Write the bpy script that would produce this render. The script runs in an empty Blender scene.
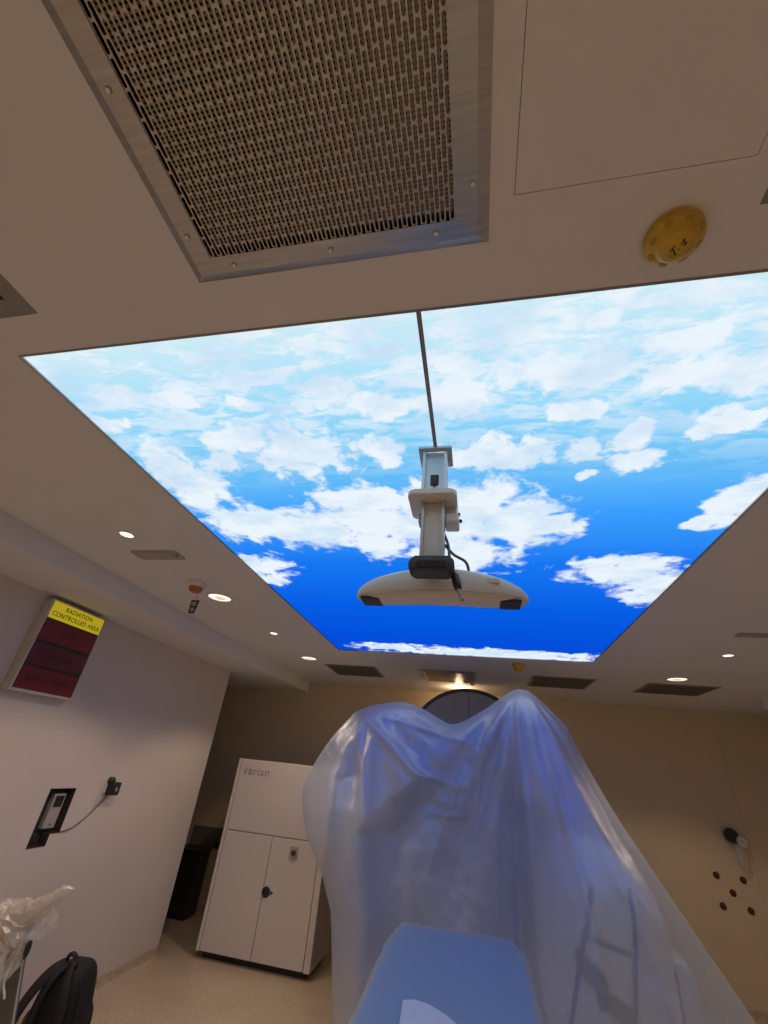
import bpy, bmesh, math, random
from mathutils import Vector, Matrix, noise, Euler

random.seed(7)
sc = bpy.context.scene
C = sc.collection

# ------------------------------------------------------------------ camera, light, exposure
H = 2.66            # ceiling height
HC = 1.70           # camera height
cam = bpy.data.cameras.new('camera')
cam.sensor_fit = 'HORIZONTAL'
cam.sensor_width = 36.0
cam.lens = 36.0 * 423.73 / 768.0
cam.clip_start = 0.02
camo = bpy.data.objects.new('camera', cam)
C.objects.link(camo)
camo.location = (0, 0, HC)
camo.rotation_mode = 'XYZ'
camo.rotation_euler = (2.11300135, -0.0914941937, 0.184558599)
sc.camera = camo
sc.view_settings.view_transform = 'Standard'
sc.view_settings.look = 'None'
sc.view_settings.gamma = 1.0
sc.view_settings.use_curve_mapping = False
sc.view_settings.exposure = 0.0
sc.cycles.use_denoising = True
sc.cycles.max_bounces = 10
sc.cycles.diffuse_bounces = 5
sc.cycles.transparent_max_bounces = 12
sc.cycles.sample_clamp_indirect = 4.0
w = bpy.data.worlds.new('world'); sc.world = w
w.use_nodes = True
w.node_tree.nodes['Background'].inputs[0].default_value = (1.0, 0.9, 0.8, 1)
w.node_tree.nodes['Background'].inputs[1].default_value = 0.02

SKY_STRENGTH = 1.0
SPOT_BIG = 42.0
SPOT_SMALL = 15.0
LAMP_COL = (1.0, 0.76, 0.52)


# ------------------------------------------------------------------ materials
def srgb(r, g, b):
    f = lambda c: (c / 255 / 12.92) if c / 255 <= 0.04045 else ((c / 255 + 0.055) / 1.055) ** 2.4
    return (f(r), f(g), f(b), 1.0)


def mat(name, col, rough=0.5, metal=0.0, var=0.06, scale=6.0, bump=0.0, bscale=60.0, spec=0.5, emit=None, estr=0.0,
        trans=0.0, alpha=1.0, stretch=None):
    m = bpy.data.materials.new(name)
    m.use_nodes = True
    nt = m.node_tree
    b = nt.nodes['Principled BSDF']
    b.inputs['Roughness'].default_value = rough
    b.inputs['Metallic'].default_value = metal
    b.inputs['Specular IOR Level'].default_value = spec
    b.inputs['Transmission Weight'].default_value = trans
    b.inputs['Alpha'].default_value = alpha
    tc = nt.nodes.new('ShaderNodeTexCoord')
    mp = nt.nodes.new('ShaderNodeMapping')
    if stretch:
        mp.inputs['Scale'].default_value = stretch
    nt.links.new(tc.outputs['Object'], mp.inputs['Vector'])
    if var > 0:
        n = nt.nodes.new('ShaderNodeTexNoise')
        n.inputs['Scale'].default_value = scale
        n.inputs['Detail'].default_value = 5
        nt.links.new(mp.outputs[0], n.inputs['Vector'])
        r = nt.nodes.new('ShaderNodeValToRGB')
        c = Vector(col[:3])
        lo = c * (1 - var); hi = c * (1 + var)
        r.color_ramp.elements[0].position = 0.3
        r.color_ramp.elements[0].color = (*lo, 1)
        r.color_ramp.elements[1].position = 0.7
        r.color_ramp.elements[1].color = (min(hi.x, 1), min(hi.y, 1), min(hi.z, 1), 1)
        nt.links.new(n.outputs['Fac'], r.inputs['Fac'])
        nt.links.new(r.outputs['Color'], b.inputs['Base Color'])
    else:
        b.inputs['Base Color'].default_value = (*col[:3], 1)
    if bump > 0:
        n2 = nt.nodes.new('ShaderNodeTexNoise')
        n2.inputs['Scale'].default_value = bscale
        n2.inputs['Detail'].default_value = 4
        nt.links.new(mp.outputs[0], n2.inputs['Vector'])
        bp = nt.nodes.new('ShaderNodeBump')
        bp.inputs['Strength'].default_value = bump
        bp.inputs['Distance'].default_value = 0.01
        nt.links.new(n2.outputs['Fac'], bp.inputs['Height'])
        nt.links.new(bp.outputs['Normal'], b.inputs['Normal'])
    if emit:
        b.inputs['Emission Color'].default_value = (*emit[:3], 1)
        b.inputs['Emission Strength'].default_value = estr
    return m


M = {}
M['ceiling'] = mat('ceiling_paint', (0.79, 0.79, 0.78), 0.7, var=0.015, scale=2, bump=0.03, bscale=90)
M['wall'] = mat('wall_paint', (0.68, 0.62, 0.56), 0.55, var=0.02, scale=3, bump=0.03, bscale=120)
M['wall_tan'] = mat('tan_wall_panel', (0.70, 0.59, 0.40), 0.5, var=0.03, scale=2, bump=0.02, bscale=120)
M['gap'] = mat('joint_shadow', (0.03, 0.028, 0.025), 0.8, var=0)
M['steel'] = mat('brushed_steel', (0.52, 0.52, 0.52), 0.30, 1.0, var=0.10, scale=8, bump=0.02, bscale=200, stretch=(1, 14, 1))
M['grille'] = mat('perforated_steel', (0.52, 0.48, 0.42), 0.38, 0.9, var=0.08, scale=20)
M['plenum'] = mat('vent_plenum', (0.05, 0.047, 0.04), 0.8, var=0.2)
M['vent_dark'] = mat('dark_vent_metal', (0.13, 0.12, 0.11), 0.5, 0.4, var=0.1)
M['vent_grey'] = mat('grey_vent_paint', (0.30, 0.28, 0.26), 0.45, 0.3, var=0.06)
M['plate_grey'] = mat('grey_plate', (0.42, 0.39, 0.37), 0.5, 0.0, var=0.05)
M['trim'] = mat('trim_aluminium', (0.33, 0.31, 0.29), 0.4, 0.8, var=0.05)
M['yellow_cover'] = mat('yellow_plastic', (0.62, 0.40, 0.035), 0.42, var=0.18, scale=25, bump=0.03)
M['ink'] = mat('black_ink', (0.015, 0.015, 0.015), 0.6, var=0)
M['orange'] = mat('orange_plastic', (0.50, 0.13, 0.04), 0.45, var=0.08)
M['white_plastic'] = mat('white_plastic', (0.78, 0.76, 0.73), 0.4, var=0.03)
M['black_plastic'] = mat('black_plastic', (0.02, 0.02, 0.022), 0.42, var=0.1)
M['dark_grey'] = mat('dark_grey_plastic', (0.055, 0.06, 0.07), 0.45, var=0.08)
M['alu'] = mat('anodised_aluminium', (0.62, 0.64, 0.66), 0.38, 0.55, var=0.04, scale=10)
M['housing'] = mat('camera_housing', (0.74, 0.72, 0.69), 0.42, var=0.02)
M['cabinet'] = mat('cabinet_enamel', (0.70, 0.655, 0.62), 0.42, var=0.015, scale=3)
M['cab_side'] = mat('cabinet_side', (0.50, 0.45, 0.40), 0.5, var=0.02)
M['logo_grey'] = mat('logo_grey', (0.30, 0.27, 0.26), 0.5, var=0)
M['red_knob'] = mat('dark_red_plastic', (0.11, 0.012, 0.014), 0.35, var=0.1)
M['sign_yellow'] = mat('sign_yellow', (0.80, 0.66, 0.02), 0.35, var=0.04, emit=(0.8, 0.66, 0.02), estr=0.35)
M['sign_red'] = mat('sign_red', (0.19, 0.010, 0.016), 0.3, var=0.08)
M['sign_red_dark'] = mat('sign_dark_red', (0.115, 0.012, 0.018), 0.3, var=0.08)
M['sign_text'] = mat('sign_dark_text', (0.035, 0.004, 0.006), 0.4, var=0)
M['sign_case'] = mat('sign_case', (0.62, 0.58, 0.53), 0.45, var=0.02)
M['linac'] = mat('machine_cover_white', (0.74, 0.73, 0.70), 0.4, var=0.02)
M['linac_grey'] = mat('machine_cover_grey', (0.46, 0.49, 0.55), 0.45, var=0.03)
M['rim'] = mat('dark_rim', (0.10, 0.095, 0.09), 0.35, 0.4, var=0.1)
M['blue_line'] = mat('blue_grey_line', (0.05, 0.09, 0.26), 0.5, var=0.05)
M['label_grey'] = mat('label_grey', (0.14, 0.14, 0.12), 0.6, var=0.1)
M['purple'] = mat('purple_strip', (0.06, 0.045, 0.17), 0.5, var=0.15)
M['couch'] = mat('couch_mat_blue', (0.13, 0.30, 0.52), 0.5, var=0.05, scale=4)
M['paper'] = mat('white_sheet', (0.50, 0.58, 0.72), 0.5, var=0.03)
M['bag'] = mat('black_nylon', (0.007, 0.007, 0.009), 0.65, var=0.3, scale=30, bump=0.3, bscale=350)
M['strap'] = mat('dark_webbing', (0.020, 0.020, 0.023), 0.7, var=0.2, scale=40, bump=0.3, bscale=400)
M['stand_grey'] = mat('stand_grey', (0.14, 0.13, 0.115), 0.45, 0.3, var=0.08)
M['chrome'] = mat('chrome', (0.75, 0.74, 0.72), 0.18, 1.0, var=0.03)
M['cardboard'] = mat('cardboard', (0.50, 0.30, 0.12), 0.8, var=0.1)
M['khaki'] = mat('khaki_lining', (0.16, 0.13, 0.06), 0.8, var=0.15)
M['dial'] = mat('gauge_dial', (0.60, 0.58, 0.60), 0.35, var=0.04)
M['cable'] = mat('grey_cable', (0.12, 0.13, 0.13), 0.5, var=0.1)
M['socket'] = mat('pale_wall_plate', (0.20, 0.17, 0.14), 0.5, var=0.05)
M['niche'] = mat('niche_lining', (0.045, 0.04, 0.036), 0.6, var=0.3, scale=20)


def floor_mat():
    m = mat('vinyl_floor', (0.50, 0.40, 0.29), 0.42, var=0)
    nt = m.node_tree; b = nt.nodes['Principled BSDF']
    tc = nt.nodes.new('ShaderNodeTexCoord')
    n1 = nt.nodes.new('ShaderNodeTexNoise'); n1.inputs['Scale'].default_value = 45; n1.inputs['Detail'].default_value = 6
    n2 = nt.nodes.new('ShaderNodeTexNoise'); n2.inputs['Scale'].default_value = 3; n2.inputs['Detail'].default_value = 3
    for n in (n1, n2): nt.links.new(tc.outputs['Object'], n.inputs['Vector'])
    r = nt.nodes.new('ShaderNodeValToRGB')
    e = r.color_ramp.elements
    e[0].position = 0.32; e[0].color = (0.46, 0.36, 0.25, 1)
    e[1].position = 0.68; e[1].color = (0.68, 0.56, 0.42, 1)
    mx = nt.nodes.new('ShaderNodeMix'); mx.data_type = 'FLOAT'; mx.inputs[0].default_value = 0.25
    nt.links.new(n1.outputs['Fac'], mx.inputs[2]); nt.links.new(n2.outputs['Fac'], mx.inputs[3])
    nt.links.new(mx.outputs[0], r.inputs['Fac']); nt.links.new(r.outputs['Color'], b.inputs['Base Color'])
    return m


M['floor'] = floor_mat()


def brushed_perforated():
    """second perforated plate seen through the slots: rows of small round holes"""
    m = mat('punched_back_plate', (0.16, 0.145, 0.12), 0.5, 0.6, var=0)
    nt = m.node_tree; b = nt.nodes['Principled BSDF']
    tc = nt.nodes.new('ShaderNodeTexCoord'); sp = nt.nodes.new('ShaderNodeSeparateXYZ')
    nt.links.new(tc.outputs['Object'], sp.inputs[0])

    def mth(op, a, bb=None):
        n = nt.nodes.new('ShaderNodeMath'); n.operation = op
        for i, v in enumerate((a, bb)):
            if v is None: continue
            if hasattr(v, 'is_linked') or hasattr(v, 'links'): nt.links.new(v, n.inputs[i])
            else: n.inputs[i].default_value = v
        return n.outputs[0]
    fx = mth('SUBTRACT', mth('FRACT', mth('DIVIDE', sp.outputs[0], 0.0096)), 0.5)
    fy = mth('SUBTRACT', mth('FRACT', mth('DIVIDE', sp.outputs[1], 0.0072)), 0.5)
    d = mth('SQRT', mth('ADD', mth('MULTIPLY', fx, fx), mth('MULTIPLY', fy, fy)))
    k = mth('LESS_THAN', d, 0.30)
    mx = nt.nodes.new('ShaderNodeMix'); mx.data_type = 'RGBA'
    mx.inputs[6].default_value = (0.34, 0.31, 0.26, 1); mx.inputs[7].default_value = (0.015, 0.014, 0.012, 1)
    nt.links.new(k, mx.inputs[0]); nt.links.new(mx.outputs[2], b.inputs['Base Color'])
    return m


M['backplate'] = brushed_perforated()


def plastic_film(name, transp=0.30, tint=(0.86, 0.87, 0.90), rough=0.32, bump=0.35, bscale=9.0, gloss=0.10, gmax=0.40, tl=0.40):
    """milky polyethylene sheet: part see-through, part diffusing, slightly glossy"""
    m = bpy.data.materials.new(name); m.use_nodes = True
    nt = m.node_tree
    for n in list(nt.nodes): nt.nodes.remove(n)
    out = nt.nodes.new('ShaderNodeOutputMaterial')
    tc = nt.nodes.new('ShaderNodeTexCoord')
    n1 = nt.nodes.new('ShaderNodeTexNoise'); n1.inputs['Scale'].default_value = bscale; n1.inputs['Detail'].default_value = 5
    n1.inputs['Distortion'].default_value = 1.2
    nt.links.new(tc.outputs['Object'], n1.inputs['Vector'])
    bp = nt.nodes.new('ShaderNodeBump'); bp.inputs['Strength'].default_value = bump; bp.inputs['Distance'].default_value = 0.02
    nt.links.new(n1.outputs['Fac'], bp.inputs['Height'])
    dif = nt.nodes.new('ShaderNodeBsdfDiffuse'); dif.inputs['Color'].default_value = (*tint, 1)
    trl = nt.nodes.new('ShaderNodeBsdfTranslucent'); trl.inputs['Color'].default_value = (*tint, 1)
    gl = nt.nodes.new('ShaderNodeBsdfGlossy'); gl.inputs['Roughness'].default_value = rough
    gl.inputs['Color'].default_value = (1, 1, 1, 1)
    tp = nt.nodes.new('ShaderNodeBsdfTransparent')
    for s in (dif, gl): nt.links.new(bp.outputs['Normal'], s.inputs['Normal'])
    a = nt.nodes.new('ShaderNodeMixShader'); a.inputs[0].default_value = tl
    nt.links.new(dif.outputs[0], a.inputs[1]); nt.links.new(trl.outputs[0], a.inputs[2])
    g = nt.nodes.new('ShaderNodeMixShader')
    fr = nt.nodes.new('ShaderNodeLayerWeight'); fr.inputs['Blend'].default_value = 0.35
    mr = nt.nodes.new('ShaderNodeMapRange')
    mr.inputs[3].default_value = gloss; mr.inputs[4].default_value = gmax
    nt.links.new(fr.outputs['Fresnel'], mr.inputs[0])
    nt.links.new(bp.outputs['Normal'], fr.inputs['Normal'])
    nt.links.new(mr.outputs[0], g.inputs[0])
    nt.links.new(a.outputs[0], g.inputs[1]); nt.links.new(gl.outputs[0], g.inputs[2])
    t = nt.nodes.new('ShaderNodeMixShader'); t.inputs[0].default_value = transp
    nt.links.new(g.outputs[0], t.inputs[1]); nt.links.new(tp.outputs[0], t.inputs[2])
    nt.links.new(t.outputs[0], out.inputs['Surface'])
    return m


M['film'] = plastic_film('plastic_film', 0.45, tint=(0.66, 0.80, 1.0), rough=0.42, bump=0.35, bscale=13, gloss=0.26, gmax=0.40, tl=0.10)
M['film_couch'] = plastic_film('plastic_film_couch', 0.52, tint=(0.48, 0.58, 0.70), rough=0.4, bump=0.2, bscale=5, gloss=0.12)
M['film_thin'] = plastic_film('plastic_film_thin', 0.55, tint=(0.88, 0.86, 0.84), bump=0.5, bscale=14, gloss=0.15)
M['film_dense'] = plastic_film('plastic_film_dense', 0.30, tint=(0.80, 0.75, 0.70), bump=0.35, bscale=14, gloss=0.12)


# ------------------------------------------------------------------ printed cloud picture of the luminous ceiling
def sky_material():
    m = bpy.data.materials.new('backlit_sky_print'); m.use_nodes = True
    nt = m.node_tree
    for n in list(nt.nodes): nt.nodes.remove(n)
    out = nt.nodes.new('ShaderNodeOutputMaterial')
    em = nt.nodes.new('ShaderNodeEmission'); em.inputs['Strength'].default_value = SKY_STRENGTH
    nt.links.new(em.outputs[0], out.inputs['Surface'])
    tc = nt.nodes.new('ShaderNodeTexCoord')
    L = nt.links.new

    def mth(op, a, b=None, clamp=False):
        n = nt.nodes.new('ShaderNodeMath'); n.operation = op; n.use_clamp = clamp
        for i, v in enumerate((a, b)):
            if v is None: continue
            if isinstance(v, (int, float)): n.inputs[i].default_value = v
            else: L(v, n.inputs[i])
        return n.outputs[0]

    def smooth(v, lo, hi):
        n = nt.nodes.new('ShaderNodeMapRange'); n.interpolation_type = 'SMOOTHSTEP'
        n.inputs[1].default_value = lo; n.inputs[2].default_value = hi
        L(v, n.inputs[0]); return n.outputs[0]

    def nz(scale, detail, rough=0.55, sx=1.0, sy=1.0, off=0.0, vec=None, dist=0.0):
        mp = nt.nodes.new('ShaderNodeMapping'); mp.inputs['Scale'].default_value = (sx, sy, 1)
        mp.inputs['Location'].default_value = (off, off * 0.7, 0)
        L(vec or tc.outputs['Object'], mp.inputs['Vector'])
        n = nt.nodes.new('ShaderNodeTexNoise'); n.inputs['Scale'].default_value = scale
        n.inputs['Detail'].default_value = detail; n.inputs['Roughness'].default_value = rough
        n.inputs['Distortion'].default_value = dist
        L(mp.outputs[0], n.inputs['Vector']); return n
    # log-like depth: the print has its horizon at the near edge, so clouds get finer there
    sp = nt.nodes.new('ShaderNodeSeparateXYZ'); L(tc.outputs['Object'], sp.inputs[0])
    Yc = sp.outputs[1]
    # coordinates warped by noise
    wn = nz(7.0, 5, 0.62, 1, 1.25, 3.1)
    wv = nt.nodes.new('ShaderNodeVectorMath'); wv.operation = 'SUBTRACT'; wv.inputs[1].default_value = (0.5, 0.5, 0.5)
    L(wn.outputs['Color'], wv.inputs[0])
    ws = nt.nodes.new('ShaderNodeVectorMath'); ws.operation = 'SCALE'
    amp = mth('ADD', 0.10, mth('MULTIPLY', smooth(Yc, 0.9, 2.2), 0.14))
    L(wv.outputs[0], ws.inputs[0]); L(amp, ws.inputs['Scale'])
    wa = nt.nodes.new('ShaderNodeVectorMath'); wa.operation = 'ADD'
    L(tc.outputs['Object'], wa.inputs[0]); L(ws.outputs[0], wa.inputs[1])
    P = wa.outputs[0]
    blobs = [(-0.95, 0.84, 0.087, 0.033), (-0.75, 0.87, 0.044, 0.025), (-0.44, 0.84, 0.099, 0.042), (-0.52, 0.9, 0.066, 0.029),
             (-0.28, 0.93, 0.101, 0.059), (-0.82, 1.04, 0.153, 0.079), (-0.62, 1.14, 0.177, 0.126), (-0.95, 1.18, 0.084, 0.05),
             (-1.19, 1.27, 0.166, 0.198), (-1.16, 0.8, 0.09, 0.041), (-1.29, 0.93, 0.08, 0.039), (-1.2, 1.05, 0.05, 0.022),
             (-0.3, 1.15, 0.072, 0.077), (-0.58, 1.44, 0.115, 0.054), (-1.07, 1.66, 0.246, 0.158), (-0.78, 1.71, 0.259, 0.182),
             (-0.46, 1.62, 0.187, 0.227), (-0.46, 1.88, 0.13, 0.167), (-0.36, 1.46, 0.128, 0.108), (-1.25, 2.15, 0.171, 0.131),
             (-1.28, 2.36, 0.106, 0.101), (-0.04, 0.8, 0.076, 0.034), (-0.06, 0.92, 0.133, 0.057), (0.25, 0.85, 0.169, 0.063),
             (0.32, 1.01, 0.079, 0.038), (0.5, 1.15, 0.053, 0.079), (0.53, 1.26, 0.088, 0.061), (0.37, 1.19, 0.069, 0.047),
             (0.41, 1.33, 0.034, 0.031), (0.1, 1.2, 0.185, 0.089), (-0.01, 1.48, 0.239, 0.135), (0.2, 1.69, 0.21, 0.196),
             (0.37, 1.72, 0.103, 0.071), (-0.06, 1.99, 0.252, 0.212), (-0.14, 1.63, 0.265, 0.267), (0.96, 1.55, 0.08, 0.157),
             (0.91, 1.69, 0.054, 0.065), (0.73, 2.18, 0.241, 0.164), (0.94, 2.42, 0.17, 0.22), (0.22, 4.05, 0.952, 0.16),
             (-0.76, 3.95, 0.337, 0.11), (0.52, 0.78, 0.137, 0.042), (0.61, 0.9, 0.158, 0.063), (0.77, 1.07, 0.074, 0.051),
             (0.7, 1.13, 0.033, 0.037), (0.32, 0.7, 0.041, 0.022), (0.74, 0.91, 0.047, 0.069)]
    acc = None
    for (x, y, rx, ry) in blobs:
        mp = nt.nodes.new('ShaderNodeMapping'); mp.vector_type = 'POINT'
        mp.inputs['Scale'].default_value = (1 / rx, 1 / ry, 0)
        mp.inputs['Location'].default_value = (-x / rx, -y / ry, 0)
        L(P, mp.inputs['Vector'])
        ln = nt.nodes.new('ShaderNodeVectorMath'); ln.operation = 'LENGTH'; L(mp.outputs[0], ln.inputs[0])
        f = mth('SUBTRACT', 1.42, ln.outputs['Value'])
        acc = f if acc is None else mth('SMOOTH_MAX', acc, f)
        if acc is not f:
            acc.node.inputs[2].default_value = 0.25
    n_f = nz(9.0, 7, 0.54, 1.0, 0.9, 1.7, dist=0.4)
    n_g = nz(24.0, 6, 0.6, 1.0, 1.2, 2.3, dist=0.3)
    near = mth('SUBTRACT', 1.0, smooth(Yc, 0.9, 2.0))
    edge = mth('ADD', acc, mth('MULTIPLY', mth('SUBTRACT', n_f.outputs['Fac'], 0.52), 2.6))
    edge = mth('ADD', edge, mth('MULTIPLY', mth('MULTIPLY', mth('SUBTRACT', n_g.outputs['Fac'], 0.5), near), 1.3))
    cl = smooth(edge, 0.02, 0.62)
    # thin haze of tiny far clouds towards the near edge of the panel
    n_h = nz(7.0, 7, 0.62, 1.0, 2.6, 5.0, dist=0.6)
    hz = smooth(n_h.outputs['Fac'], 0.40, 0.58)
    hw = mth('SUBTRACT', 1.0, smooth(Yc, 0.72, 1.45))
    hz = mth('MULTIPLY', hz, mth('MULTIPLY', hw, 0.92))
    cov = mth('MAXIMUM', cl, hz)
    # sky colour
    mr = nt.nodes.new('ShaderNodeMapRange'); mr.inputs[1].default_value = 0.6; mr.inputs[2].default_value = 4.2
    L(Yc, mr.inputs[0])
    ramp = nt.nodes.new('ShaderNodeValToRGB')
    cols = [(0.62, (206, 232, 240)), (0.80, (176, 222, 246)), (1.05, (136, 206, 244)), (1.25, (104, 188, 242)), (1.6, (58, 154, 234)),
            (2.1, (22, 116, 222)), (2.8, (6, 92, 210)), (3.6, (2, 78, 202)), (4.15, (2, 74, 198))]
    els = ramp.color_ramp.elements
    while len(els) < len(cols): els.new(0.5)
    for e, (y, c) in zip(els, cols):
        e.position = (y - 0.6) / 3.6
    for e, (y, c) in zip(els, cols):
        lc = srgb(*c); k_ = 1.20 if y > 1.5 else 1.04; e.color = (lc[0] * 0.97, lc[1] * 1.04, lc[2] * k_, 1)
    L(mr.outputs[0], ramp.inputs['Fac'])
    # cloud colour: white tops with pale blue-grey undersides
    n_s = nz(4.0, 6, 0.6, 1.0, 1.4, 9.0)
    shade = nt.nodes.new('ShaderNodeValToRGB')
    shade.color_ramp.elements[0].position = 0.30; shade.color_ramp.elements[0].color = (0.54, 0.73, 0.92, 1)
    shade.color_ramp.elements[1].position = 0.55; shade.color_ramp.elements[1].color = (0.83, 0.91, 0.98, 1)
    L(n_s.outputs['Fac'], shade.inputs['Fac'])
    mx = nt.nodes.new('ShaderNodeMix'); mx.data_type = 'RGBA'
    L(cov, mx.inputs[0]); L(ramp.outputs['Color'], mx.inputs[6]); L(shade.outputs['Color'], mx.inputs[7])
    L(mx.outputs[2], em.inputs['Color'])
    return m


M['sky'] = sky_material()


# ------------------------------------------------------------------ mesh helpers
def add_box(bm, x0, x1, y0, y1, z0, z1, bev=0.0, seg=2):
    vs = [bm.verts.new((x, y, z)) for z in (z0, z1) for (x, y) in ((x0, y0), (x1, y0), (x1, y1), (x0, y1))]
    fs = [bm.faces.new([vs[i] for i in f]) for f in ((3, 2, 1, 0), (4, 5, 6, 7), (0, 1, 5, 4), (1, 2, 6, 5), (2, 3, 7, 6), (3, 0, 4, 7))]
    if bev > 0:
        es = list({e for f in fs for e in f.edges})
        bmesh.ops.bevel(bm, geom=es, offset=bev, segments=seg, profile=0.5, affect='EDGES')
    return bm


def box(x0, x1, y0, y1, z0, z1, bev=0.0, seg=2):
    return add_box(bmesh.new(), x0, x1, y0, y1, z0, z1, bev, seg)


def add_lathe(bm, prof, segs=32, mtx=None, cap=True):
    rings = []
    for (r, z) in prof:
        ring = [bm.verts.new((max(r, 1e-5) * math.cos(2 * math.pi * k / segs), max(r, 1e-5) * math.sin(2 * math.pi * k / segs), z)) for k in range(segs)]
        rings.append(ring)
    for a, b in zip(rings[:-1], rings[1:]):
        for k in range(segs):
            bm.faces.new((a[k], a[(k + 1) % segs], b[(k + 1) % segs], b[k]))
    if cap:
        bm.faces.new(list(reversed(rings[0]))); bm.faces.new(rings[-1])
    if mtx is not None:
        bmesh.ops.transform(bm, matrix=mtx, verts=[v for r in rings for v in r])
    return bm


def lathe(prof, segs=32, mtx=None, cap=True):
    return add_lathe(bmesh.new(), prof, segs, mtx, cap)


def add_tube(bm, pts, r, segs=8):
    """tube along points; r is a number or a list"""
    pts = [Vector(p) for p in pts]
    rs = r if isinstance(r, (list, tuple)) else [r] * len(pts)
    rings = []; up = Vector((0, 0, 1))
    prev = None
    for i, p in enumerate(pts):
        t = (pts[min(i + 1, len(pts) - 1)] - pts[max(i - 1, 0)]).normalized()
        if prev is None:
            a = t.cross(up)
            if a.length < 1e-3: a = t.cross(Vector((1, 0, 0)))
        else:
            a = prev - t * prev.dot(t)
        a.normalize(); prev = a
        b = t.cross(a)
        rings.append([bm.verts.new(p + (a * math.cos(q) + b * math.sin(q)) * rs[i]) for q in [2 * math.pi * k / segs for k in range(segs)]])
    for a, b in zip(rings[:-1], rings[1:]):
        for k in range(segs):
            bm.faces.new((a[k], a[(k + 1) % segs], b[(k + 1) % segs], b[k]))
    bm.faces.new(list(reversed(rings[0]))); bm.faces.new(rings[-1])
    return bm


def tube(pts, r, segs=8):
    return add_tube(bmesh.new(), pts, r, segs)


def curve_pts(ctrl, n=24):
    """Catmull-Rom through control points"""
    c = [Vector(p) for p in ctrl]
    c = [c[0] * 2 - c[1]] + c + [c[-1] * 2 - c[-2]]
    out = []
    segs = len(c) - 3
    for s in range(segs):
        for k in range(n // segs + 1):
            t = k / (n // segs + 1)
            p0, p1, p2, p3 = c[s:s + 4]
            out.append(0.5 * ((2 * p1) + (p2 - p0) * t + (2 * p0 - 5 * p1 + 4 * p2 - p3) * t * t + (3 * p1 - p0 - 3 * p2 + p3) * t ** 3))
    out.append(c[-2])
    return out


def prism(poly, axis, a, b, bev=0.0):
    """extrude a 2D polygon along an axis; poly in the two remaining axes (x:(y,z) y:(x,z) z:(x,y))"""
    bm = bmesh.new()

    def P(p, t):
        return {'x': (t, p[0], p[1]), 'y': (p[0], t, p[1]), 'z': (p[0], p[1], t)}[axis]
    A = [bm.verts.new(P(p, a)) for p in poly]; B = [bm.verts.new(P(p, b)) for p in poly]
    bm.faces.new(A); bm.faces.new(list(reversed(B)))
    n = len(poly)
    for i in range(n):
        bm.faces.new((A[i], B[i], B[(i + 1) % n], A[(i + 1) % n]))
    if bev > 0:
        bmesh.ops.bevel(bm, geom=list(bm.edges), offset=bev, segments=2, profile=0.5, affect='EDGES')
    return bm


def rrect(x0, x1, z0, z1, r, n=5):
    pts = []
    for (cx, cz, a0) in ((x1 - r, z1 - r, 0), (x0 + r, z1 - r, 90), (x0 + r, z0 + r, 180), (x1 - r, z0 + r, 270)):
        for k in range(n + 1):
            a = math.radians(a0 + 90 * k / n)
            pts.append((cx + r * math.cos(a), cz + r * math.sin(a)))
    return pts


def obj(name, bm, m, parent=None, smooth=False, label=None):
    bmesh.ops.recalc_face_normals(bm, faces=bm.faces)
    me = bpy.data.meshes.new(name); bm.to_mesh(me); bm.free()
    me.materials.append(M[m] if isinstance(m, str) else m)
    if smooth:
        for p in me.polygons: p.use_smooth = True
        if smooth == 'auto':
            me.set_sharp_from_angle(angle=math.radians(38))
    o = bpy.data.objects.new(name, me); C.objects.link(o)
    if parent is not None:
        o.parent = parent
        if parent.type == 'EMPTY':
            o.matrix_parent_inverse = Matrix.Translation(-Vector(parent.location))
    if label: o['label'] = label
    return o


def tag(o, label, cat, group=None, kind=None):
    o['label'] = label; o['category'] = cat
    if group: o['group'] = group
    if kind: o['kind'] = kind
    return o


def struct(name, bm, m, label=None):
    o = obj(name, bm, m)
    o['kind'] = 'structure'
    if label:
        o['label'] = label
    return o


def thing(name, label, cat, loc=(0, 0, 0), group=None):
    o = bpy.data.objects.new(name, None); C.objects.link(o)
    o.empty_display_size = 0.1
    o.location = loc
    return tag(o, label, cat, group)


def copy_tree(o, dloc, label=None):
    """copy a thing and its parts, moved by dloc"""
    r = o.copy(); C.objects.link(r)
    r.location = Vector(o.location) + Vector(dloc)
    if label: r['label'] = label
    for ch in list(o.children):
        c = ch.copy(); C.objects.link(c); c.parent = r
        for g in list(ch.children):
            d = g.copy(); C.objects.link(d); d.parent = c
    return r


def text_bm(txt, size, mtx, depth=0.0008, spacing=1.0):
    cu = bpy.data.curves.new('lettering', 'FONT')
    cu.body = txt; cu.size = size; cu.align_x = 'CENTER'; cu.align_y = 'CENTER'
    cu.extrude = depth; cu.resolution_u = 3; cu.space_character = spacing
    o = bpy.data.objects.new('lettering', cu); C.objects.link(o)
    bpy.context.view_layer.update()
    dg = bpy.context.evaluated_depsgraph_get()
    me = bpy.data.meshes.new_from_object(o.evaluated_get(dg))
    bm = bmesh.new(); bm.from_mesh(me)
    bpy.data.objects.remove(o); bpy.data.curves.remove(cu); bpy.data.meshes.remove(me)
    bmesh.ops.transform(bm, matrix=mtx, verts=bm.verts)
    return bm


def frame_mtx(origin, xdir, ydir):
    x = Vector(xdir).normalized(); y = Vector(ydir).normalized(); z = x.cross(y)
    m = Matrix((x, y, z)).transposed().to_4x4(); m.translation = Vector(origin)
    return m


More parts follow.
